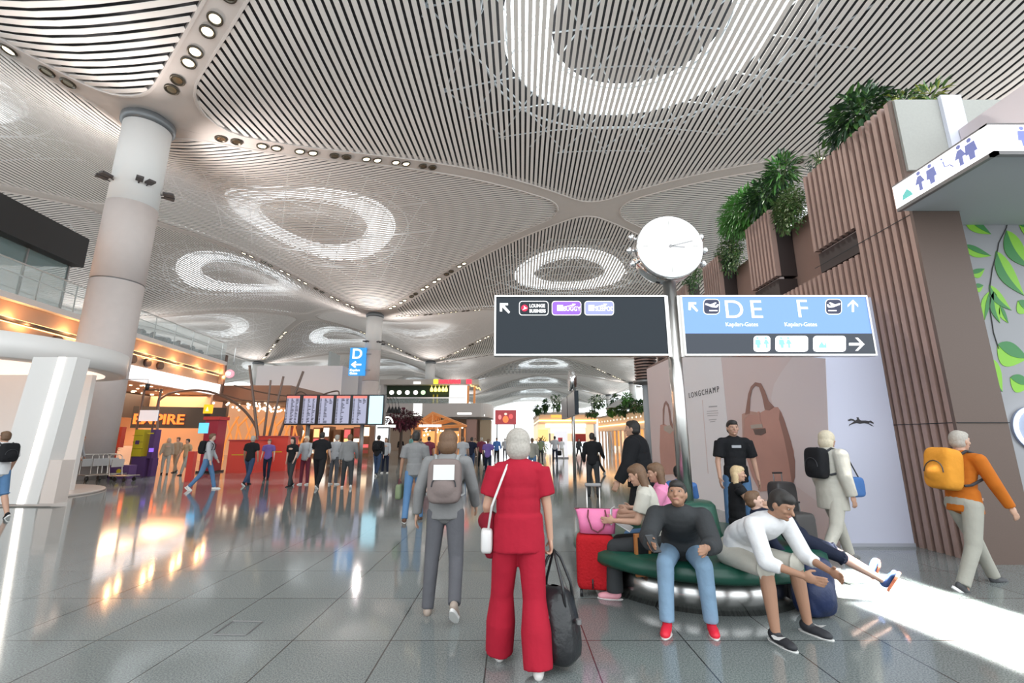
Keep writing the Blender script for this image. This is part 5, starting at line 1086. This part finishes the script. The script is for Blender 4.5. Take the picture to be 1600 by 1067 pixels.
# white box wall and rear volumes
def vol(x0, x1, yt, yb, Y, dep, mt, nm, lb, cat='wall panel'):
    a, b = P(x0, yb, Y), P(x1, yt, Y); o = MB().box(a.x, b.x, Y, Y+dep, max(0, a.z), b.z).build(nm, mt); return tag(o, lb, cat)
WB = M('box_white', (.66,.64,.655), .6)
vol(384, 536, 571.5, 725, 56, 6, WB, 'white_volume', 'large blank white box volume rising behind the sculpture poles', 'building')
vol(536, 573, 571.5, 725, 63, 6, M('box_white2', (.60,.60,.63), .6), 'pale_volume', 'narrower pale volume between the white box and the D sign column', 'building')
vol(499, 518, 549, 720, 75, 4, M('grey_pier', (.40,.41,.40), .6), 'grey_pier', 'grey pier standing up behind the blank white box', 'pier')
# low brown canopy with many small lamps and honey-coloured lattice beneath
a, b = P(345, 628, 42), P(470, 618, 42); lc = empty('lamp_canopy', 'low brown ceiling dotted with many small warm lamps behind the sculpture', 'canopy', (a.x, 40, 0)); zc_ = a.z
MB().box(0, b.x-a.x, 0, 9.5, zc_, zc_+1.3).build('slab', M('canopy_brown', (.26,.16,.12), .6), lc); rnd = random.Random(5)
for k in range(80): x_ = rnd.uniform(.2, b.x-a.x-.2); y_ = rnd.uniform(.2, 9); MB().ell((x_, y_, zc_-.12-rnd.random()*.5), (.1,.1,.1), None, 8, 5).build('lamp', glow('lamp_dot', (1,.75,.5), 5), lc)
for px in (350, 470): x_ = P(px, 640, 42).x-a.x; MB().box(x_-.2, x_+.2, 2, 2.4, 0, zc_).build('post', FRM, lc)
AMB = M('amber_wood', (.62,.24,.06), .5, emit=.25, ecol=(1,.35,.08))
lat = empty('honey_lattice', 'glowing orange curved lattice arches under the lamp-dotted canopy', 'lattice', P(395, 700, 38)); 
for k in range(11):
    x_ = -3.6+k*.78; z0 = -lat.location.z; MB().path([(x_-.5, .2*(k % 2), z0), (x_-.25, 0, z0+1.5), (x_+.15*(-1)**k, 0, z0+2.7), (x_+.55, 0, z0+3.5)], .09, 6).path([(x_+.5, 0, z0), (x_+.3, 0, z0+1.4), (x_-.2, .1, z0+2.6), (x_-.5, .1, z0+3.4)], .07, 6).build('arch', AMB, lat)
wr = P(345, 690, 54); br_ = P(590, 690, 54)
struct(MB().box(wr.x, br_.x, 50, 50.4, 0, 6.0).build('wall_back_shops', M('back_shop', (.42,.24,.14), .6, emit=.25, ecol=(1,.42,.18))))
rnd = random.Random(9); SHC = [glow('shelf_a', (1,.50,.2), 1.3), glow('shelf_b', (1,.75,.5), 1.5), M('shelf_c', (.5,.1,.08), .5), glow('shelf_d', (.9,.15,.15), .8), M('shelf_e', (.25,.12,.06), .5), glow('shelf_f', (1,.9,.8), 1.5)]
SHN = ['amber', 'peach', 'brick red', 'crimson lit', 'dark timber', 'cream lit']
for k, px in enumerate((452, 470, 488, 503, 520, 536, 551, 566)):
    a, b = P(px, 690, 46), P(px+13, 665+(k*5) % 7, 46); j = (k*5+2) % 6
    o = empty('shop_bay', SHN[j] + ' shop bay, number seen %s under the departure board' % ['far left', 'second', 'third', 'fourth', 'fifth', 'sixth', 'seventh', 'far right'][k], 'shop bay', (a.x, 46, 0)); o['label'] = SHN[j] + ' shop bay under the departure board, ' + ['leftmost', 'second from left', 'third from left', 'left of the middle', 'right of the middle', 'third from right', 'second from right', 'rightmost'][k]
    MB().box(0, b.x-a.x, 0, 1.5, 0, b.z).build('bay_wall', SHC[4], o); MB().box(.08, b.x-a.x-.08, -.03, 0, b.z*.66, b.z*.95).build('lit_header', SHC[j], o)
    for q_ in range(3): MB().box(.1, b.x-a.x-.1, -.05, 0, .3+q_*.55, .62+q_*.55).build('shelf', SHC[(j+q_+1) % 6], o)

# upper-floor cafe with green wall and red-lettered neighbour
Yc = 70; caf = empty('upper_cafe', 'two-storey pavilion with dark green upper cafe and white round-cornered ledge', 'building', (P(600, 690, Yc).x, Yc, 0)); w6 = lambda px, py: PP(px, py, Vector((0, Yc, 0)), Vector((0,-1,0))) - caf.location
def cb_(x0, y0, x1, y1, d0, d1, nm, mt, par=None): a, b = w6(x0, y1), w6(x1, y0); return MB().box(a.x, b.x, d0, d1, a.z, b.z).build(nm, mt, par or caf)
LED = M('ledge_grey', (.55,.52,.50), .5)
cb_(594, 593, 748, 601, -.3, 8, 'roof_band', M('roof_band', (.50,.46,.42), .5)); cb_(594, 601, 600, 631, -.2, 8, 'side_wall', LED); cb_(600, 601, 700, 631, 1.2, 1.5, 'green_wall', M('cafe_green', (.012,.03,.008), .6)); cb_(700, 601, 729, 631, 1.4, 1.6, 'lit_wall', M('cafe_white', (.7,.62,.6), .5, emit=.9, ecol=(1,.9,.88)))
a, b = w6(592, 652), w6(752, 631); MB().box(a.x, b.x, -1.2, 9, a.z, b.z).build('ledge', LED, caf); 
m = MB(); cx_, r_ = b.x, 5.1; pts = [(cx_+math.sin(t)*1.6, -1.2+r_*(1-math.cos(t))*1.0, a.z) for t in [PI/2*k/8 for k in range(9)]]; m.prism([(cx_, 9, a.z)]+[(cx_, -1.2, a.z)]+pts[1:]+[(cx_+1.6, 9, a.z)], (0,0,b.z-a.z)).build('ledge_corner', LED, caf)
for i, px in enumerate((609, 621, 634, 647, 659)): p_ = w6(px, 612); ylathe(MB(), (p_.x, 1.15, p_.z), [(.36,0), (.36,-.05)], 14).build('round_logo', glow('logo_w', (1,.97,.95), 1.4) if i != 4 else glow('logo_g', (.6,1,.5), 1.2), caf)
p_ = w6(621, 612)
for i, px in enumerate((673, 679, 685, 691, 696)): p_ = w6(px, 607); MB().lathe((p_.x, .8, p_.z), [(.08, .35), (.25, -.05), (.22, -.35), (.05, -.4)], 10).tube((p_.x,.8,p_.z+.3), (p_.x,.8,p_.z+.75), .02, n=5).build('pendant_lamp', glow('pendant', (1,.85,.2), 2.2), caf)
for px in (676, 682): p_ = w6(px, 625); MB().tube((p_.x, .6, w6(px,631).z), (p_.x, .6, p_.z+.9), .12, n=8).build('gold_post', YEL, caf)
cb_(604, 621, 728, 623, -.6, -.55, 'hand_rail', STEEL); cb_(604, 623, 728, 631, -.6, -.56, 'glass_rail', GLS)
for k in range(9): x_ = 686.5+k*3.8; cb_(x_, 593.5+(k % 2)*.5, x_+3.0, 599.5, -.42, -.32, 'red_letter', glow('red_sign', (1,.05,.08), 1.4))
cb_(678, 593, 685, 600, -.42, -.32, 'yellow_badge', glow('badge_yellow', (1,.75,.05), 1.3)); cb_(729, 593, 737, 600, -.42, -.32, 'red_badge', glow('red_sign', (1,.05,.08), 1.4)); cb_(647, 597, 658, 600, -.42, -.32, 'small_sign', WGLOW)
for px in (731, 741): cb_(px-1.5, 603, px+2, 631, -.2, .4, 'timber_column', M('timber_orange', (.45,.17,.06), .5, emit=.15, ecol=(1,.4,.1)))
cb_(716, 645.5, 738, 648, -1.24, -1.2, 'ledge_sign', WGLOW); cb_(752, 648, 758, 650.5, -.9, -.85, 'ledge_sign', WGLOW); cb_(648, 631.3, 662, 650, -1.23, -1.2, 'bright_panel', WGLOW)
m = MB(); a, b = w6(735, 603), w6(752, 614); 
for k in range(4): m.box(a.x+k*.45, a.x+k*.45+.2, -1.0-.3*k, 1.5, a.z-.18*k, a.z-.18*k+.12)
m.build('awning_slats', M('awning_yellow', (.7,.55,.2), .5, emit=.5, ecol=(1,.8,.35)), caf)
a, b = w6(600, 700), w6(750, 653); MB().box(a.x, b.x, 3, 3.4, -caf.location.z, b.z).build('lower_wall', M('lower_tan', (.42,.30,.22), .6), caf); cb_(728, 655, 744, 690, .3, 3, 'shop_pillar', M('pillar_pink', (.45,.28,.24), .6)); cb_(748, 655, 766, 690, 2, 5, 'tan_wall', M('tan_wall', (.48,.38,.26), .6))
# maroon tree with hanging black lamps
mt_ = P(628, 655, 40); mtr = foliage('maroon_tree', 'dark maroon decorative tree hanging over the aisle right of the departure board', mt_, (1.9, 1.4, .85), 900, .35, .07, [M('leaf_maroon', (.11,.012,.03), .6), M('leaf_maroon2', (.06,.01,.02), .6)], None, seed=30)
MB().tube((0, 0, -mt_.z), (0, 0, 0), .16, .1, 8).build('trunk', M('bark', (.06,.04,.03), .8), mtr)
for i, px in enumerate((608, 613, 618, 623)): p_ = P(px, 641, 37.5); o = empty('hanging_lamp', 'black bell-shaped hanging lamp, ' + ['leftmost', 'second from left', 'third from left', 'rightmost'][i] + ' of four over the maroon tree', 'lamp', p_, 0, 'black hanging lamps'); MB().lathe((0,0,0), [(.04,.3), (.1,.15), (.2,-.2), (.18,-.22)], 12).build('shade', BLACKM, o, True); MB().path([(0,0,.3), (-.1,0,.8), (-.4,.1,1.2), (-.7,.3,1.35)], .02, 5).build('cord', BLACKM, o)
# wooden stall with gabled roof
hs_ = P(684, 690, 45); st = empty('wooden_stall', 'open timber-framed stall with a gabled roof glowing orange from inside', 'stall', (hs_.x, 45, 0)); w7 = lambda px, py: PP(px, py, Vector((0, 45, 0)), Vector((0,-1,0))) - st.location
WD = M('stall_wood', (.50,.22,.09), .5, noise=.1, nscale=3, emit=.12, ecol=(1,.4,.12)); pk, el, er = w7(676, 645.5), w7(641, 669), w7(722, 664)
for k in range(5):
    y_ = k*1.2; m = MB(); m.tube((el.x,y_,el.z), (pk.x,y_,pk.z), .09, n=4).tube((pk.x,y_,pk.z), (er.x,y_,er.z), .09, n=4).tube((el.x,y_,el.z), (er.x,y_,er.z), .08, n=4).tube((pk.x,y_,pk.z), (pk.x,y_,el.z), .07, n=4).tube(((el.x+pk.x)/2,y_,(el.z+pk.z)/2), (pk.x,y_,el.z+.2), .06, n=4).tube(((er.x+pk.x)/2,y_,(er.z+pk.z)/2), (pk.x,y_,er.z+.2), .06, n=4).build('roof_truss', WD, st)
for x_ in (el.x+.2, (el.x+er.x)/2, er.x-.2):
    for y_ in (0, 4.8): MB().tube((x_, y_, 0), (x_, y_, el.z+.1), .11, n=6).build('post', WD, st)
for sx, (q0, q1) in enumerate(((el, pk), (pk, er))): MB().hexa([(q0.x,-.1,q0.z+.1), (q1.x,-.1,q1.z+.1), (q1.x,5,q1.z+.1), (q0.x,5,q0.z+.1), (q0.x,-.1,q0.z+.16), (q1.x,-.1,q1.z+.16), (q1.x,5,q1.z+.16), (q0.x,5,q0.z+.16)]).build('roof_sheet', WD, st)
a, b = w7(655, 667), w7(690, 663.5); MB().box(a.x, b.x, -.2, -.1, a.z, b.z).build('sign_bar', WGLOW, st); MB().box(el.x+.5, er.x-.5, 3.5, 3.7, 0, 2.5).build('back_shelf', M('stall_back', (.6,.25,.08), .6, emit=.5, ecol=(1,.45,.15)), st); MB().box(el.x+.6, er.x-.6, .6, 1.3, 0, 1.05).build('counter', M('stall_counter', (.30,.15,.08), .5), st)
rnd = random.Random(11)
for k in range(26): MB().ell((rnd.uniform(el.x+.4, er.x-.4), rnd.uniform(0, 4), rnd.uniform(el.z-.7, el.z+.3)), (.09,.09,.09), None, 8, 5).build('lamp', glow('lamp_dot', (1,.75,.5), 5), st)
# oval lit sign left of stall
p_ = P(605, 659, 38); o = empty('oval_sign', 'white glowing arched shop sign below the maroon tree', 'sign', p_); MB().box(-.35,.7,-.05,.05,-.45,-.25).build('bar', WGLOW, o); MB().path([(.45*math.cos(t*PI/10), 0, .5*math.sin(t*PI/10)-.1) for t in range(11)], .06, 6).build('arch', WGLOW, o); MB().tube((0,.1,-.4), (0,.1,-p_.z), .05, n=6).build('post', GREYM, o)
# red screen far down the hall
Yr = 120; a, b = P(773.5, 663, Yr), P(806.5, 640.5, Yr); rs = empty('video_wall', 'large red and black video screen hanging far down the hall', 'screen', ((a.x+b.x)/2, Yr, 0)); hx_ = (b.x-a.x)/2
MB().box(-hx_, hx_, 0, .6, a.z, b.z).build('display', M('video_dark', (.12,.05,.06), .4, emit=.35, ecol=(.55,.06,.07)), rs)
for x_, z_, rx, rz, c_ in ((0, .35, .28, .5, (1,.22,.08)), (-.55, .5, .16, .35, (.8,.25,.25)), (.5, .55, .2, .35, (.85,.12,.12)), (0, .72, .14, .16, (1,.75,.6))): MB().prism([(x_*hx_+rx*hx_*math.cos(t*PI/6), -.02, a.z+(b.z-a.z)*(z_+rz*.5*math.sin(t*PI/6))) for t in range(12)], (0,-.05,0)).build('picture_shape', glow('vid%.2f' % (c_[1]+x_), c_, 1.0), rs)
for sx in (-1, 1): MB().box(sx*hx_*.8-.15, sx*hx_*.8+.15, .1, .4, 0, a.z).build('leg', GREYM, rs)

# right far shops with planted terrace
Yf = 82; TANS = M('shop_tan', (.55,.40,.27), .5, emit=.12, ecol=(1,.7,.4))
fs = empty('corner_shop', 'bright two-level corner shop block with an orange sign in the far hall', 'building', (P(842, 690, Yf).x, Yf, 0)); w8 = lambda px, py: PP(px, py, Vector((0, Yf, 0)), Vector((0,-1,0))) - fs.location
def fb2(x0, y0, x1, y1, d0, d1, nm, mt): a, b = w8(x0, y1), w8(x1, y0); return MB().box(a.x, b.x, d0, d1, max(0, a.z), b.z).build(nm, mt, fs)
fb2(840, 644.5, 934, 648, -.6, 20, 'roof_edge', LED); fb2(842, 648, 932, 656, 0, 20, 'upper_fascia', TANS); fb2(842, 656, 932, 658, -.3, 20, 'cove_light', glow('line_warm', (1,.55,.22), 3.5)); fb2(842, 658, 932, 662, 0, 20, 'mid_fascia', TANS)
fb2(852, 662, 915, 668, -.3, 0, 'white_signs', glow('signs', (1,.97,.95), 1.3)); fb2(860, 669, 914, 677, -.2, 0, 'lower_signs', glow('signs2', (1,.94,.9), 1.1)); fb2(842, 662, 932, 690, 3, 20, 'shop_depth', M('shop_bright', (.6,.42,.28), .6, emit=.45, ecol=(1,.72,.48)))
fb2(861, 647.5, 890, 652.5, -.2, 0, 'orange_sign', glow('orange_panel', (1,.45,.1), 1.1)); fb2(842, 671, 856, 690, -.1, 3, 'orange_display', glow('shelf_a', (1,.50,.2), 1.3)); fb2(897, 678, 915, 690, -.1, 3, 'red_display', M('disp_red', (.5,.05,.05), .5)); fb2(858, 677, 860, 692, -.2, 0, 'door_post', GREYM)
# side wing coming toward the viewer
A_, B_ = P(934, 652, Yf), P(1022, 634, 56); wing = empty('shop_wing', 'long warm-lit shop wing with planted terrace on the right of the far hall', 'building', (A_.x, Yf, 0)); dv = Vector((B_.x-A_.x, 56-Yf, 0)); Lw = dv.length; wing.rotation_euler = (0, 0, math.atan2(dv.y, dv.x)); zt = 7.0
zt = A_.z
for z0, z1, y0, nm, mt in ((zt-.3, zt, -.4, 'roof_edge', LED), (zt-1.6, zt-.3, 0, 'upper_fascia', TANS), (zt-1.75, zt-1.6, -.25, 'cove_light', glow('line_warm', (1,.55,.22), 3.5)), (zt-2.5, zt-1.75, 0, 'mid_fascia', TANS)): MB().box(0, Lw+14, y0, 8, z0, z1).build(nm, mt, wing)
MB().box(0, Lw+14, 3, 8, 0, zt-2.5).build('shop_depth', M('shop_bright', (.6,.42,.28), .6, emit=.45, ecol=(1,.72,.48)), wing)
for k in range(22): MB().box(k*2.0, k*2.0+.14, .0, .3, 0, zt-2.5).build('mullion', M('mull_white', (.7,.66,.6), .4), wing)
for k in range(24): MB().ell((1+k*1.7, -.02, zt-.9), (.12,.06,.12), None, 8, 5).build('lamp', glow('lamp_dot2', (1,.8,.55), 3), wing)
for k, (x_, c_) in enumerate(((2, (1,.35,.08)), (9, (1,.5,.3)), (15, (1,.4,.12)), (22, (1,.6,.35)), (30, (1,.4,.15)))): MB().box(x_, x_+3.6, 1.8, 2.0, .6, 3.6).build('display_panel', glow('disp%d' % k, c_, .9), wing)
# terrace plants
TER = [(840, 640, 80, .8, .7, 'low dark hedge at the left end of the planted terrace'), (852, 633, 81, .6, 1.1, 'slim dark shrub left of the large round treetop on the terrace'), (869, 629, 79, 1.2, 1.5, 'large round dark treetop on the terrace left of the thin far post'), (888, 634, 84, .8, 1.2, 'narrow treetop half hidden by the dark far post'),
       (934, 627, 76, 1.6, 1.1, 'heart-shaped dark treetop alone above the terrace roof'), (925, 646, 78, 1.2, .4, 'long low planter of greenery below the heart-shaped treetop'), (961, 628, 70, .7, 1.2, 'thin dark shrub left of the white parasol on the terrace'), (955, 641, 68, .6, .7, 'small bright potted bush on the terrace edge'), (979, 623, 65, .8, 1.0, 'light green leafy tree in front of the second round column'), (971, 641, 64, .9, .6, 'square dark planter bush hanging over the terrace edge'), (990, 633, 62, .9, .7, 'dark bush under the nearest round column of the right row'), (1002, 634, 58, .9, .6, 'rightmost dark bush before the ribbed cylinder')]
for i, (px, py, Y, rx, rz, lb) in enumerate(TER): foliage('terrace_plant', lb, P(px, py, Y), (rx, rx, rz), 260, .5, .12, [GD, GD, GM_] if i not in (7, 8) else [GM_, GB], 'plants on the terrace of the right-hand shops', seed=40+i)
for px, py, Y, lb in ((968, 626, 68, 'white pointed parasol on the terrace between two bushes'), (872, 640, 84, 'wide white parasol on the terrace under the large treetop')):
    p_ = P(px, py, Y); o = empty('parasol', lb, 'parasol', (p_.x, p_.y, 7.0)); MB().lathe((0,0,p_.z-7), [(.02, .3), (2.2, -1.1), (2.15, -1.15), (.02, .2)], 16).build('canopy', WHT, o); MB().tube((0,0,-.1), (0,0,p_.z-6.9), .05, n=6).build('pole', GREYM, o)
# second clock post seen from its edge
pc2 = Vector((2.62, 19.6, 0)); o = empty('clock_post', 'distant second clock post seen edge-on with its dark sign turned sideways', 'post', pc2)
MB().lathe((0,0,0), [(.07, 0), (.07, 3.66)], 16).build('pole', STEEL, o, True); RX = Matrix.Rotation(PI/2, 3, 'Y')
m = MB(); v = [Vector((x_, r_*math.cos(2*PI*k/32), 4.12+r_*math.sin(2*PI*k/32))) for r_, x_ in ((.40,-.15), (.45,-.14), (.45,.14), (.40,.15)) for k in range(32)]; m.add(v, [(i*32+k, (i+1)*32+k, (i+1)*32+(k+1) % 32, i*32+(k+1) % 32) for i in range(3) for k in range(32)] + [tuple(range(32)), tuple(range(96, 128))[::-1]]); m.build('clock_case', CHROME, o, True)
MB().box(-.24, -.08, -2.3, -.1, 2.55, 3.45).build('dark_panel', DKG, o); MB().box(-.24, -.08, .1, 2.3, 2.55, 3.45).build('dark_panel', DKG, o); MB().box(-.1,.0,-.1,.1,2.6,3.4).build('bracket', STEEL, o)
# roll-up banner
g_ = G(877, 716); o = empty('banner_stand', 'white roll-up banner with a red mark outside the far corner shop', 'banner', g_); MB().box(-.6,.6,0,.05,.1,2.4).build('sheet', M('banner_white', (.75,.73,.76), .5, emit=.3), o); MB().box(-.25,.15,-.01,0,1.2,1.8).build('red_mark', M('banner_red', (.7,.08,.1), .5), o); MB().box(-.65,.65,-.12,.15,0,.1).build('foot', GREYM, o)
for px, fy_, c_, lb in ((846, 716, OLV, 'round green bush in a pot left of the briefcase carrier'),): g_ = G(px, fy_); foliage('potted_bush', lb, g_+Vector((0,0,1.1)), (.6,.6,.8), 300, .25, .05, [GO, GY], None, seed=77); tag(MB().lathe(g_, [(.35, 0), (.45, .45), (.4, .48)], 16).build('planter', M('planter_pale', (.6,.5,.44), .5)), 'pale pot under the round bush by the far shops', 'planter')

# uplights on the columns that wash the slatted ceiling
for k, r_, e in ((0,0,1300), (1,0,1500), (2,0,1500), (3,0,1200), (4,0,1200), (0,50,1500), (1,50,1500), (2,50,1500), (3,50,1200), (4,50,1200), (0,-36,1200), (1,-36,1500), (2,-36,1500), (3,-36,1200), (4,-36,1200), (1,-72,1200), (2,-72,1200)):
    for a_ in (45, 165, 285):
        ld = bpy.data.lights.new('uplight', 'SPOT'); ld.energy = e*.85; ld.spot_size = math.radians(115); ld.spot_blend = 1; ld.shadow_soft_size = .2; ld.color = (1, .94, .90)
        lo = bpy.data.objects.new('uplight', ld); COL.objects.link(lo); p_ = gw(r_+1.5*math.cos(math.radians(a_)), 36*k+1.5*math.sin(math.radians(a_)), 13.75); lo.location = p_
        lo.rotation_euler = Vector((math.cos(math.radians(a_))*1.5, math.sin(math.radians(a_))*1.5, 1)).to_track_quat('-Z', 'Y').to_euler()
#@@FAR-end
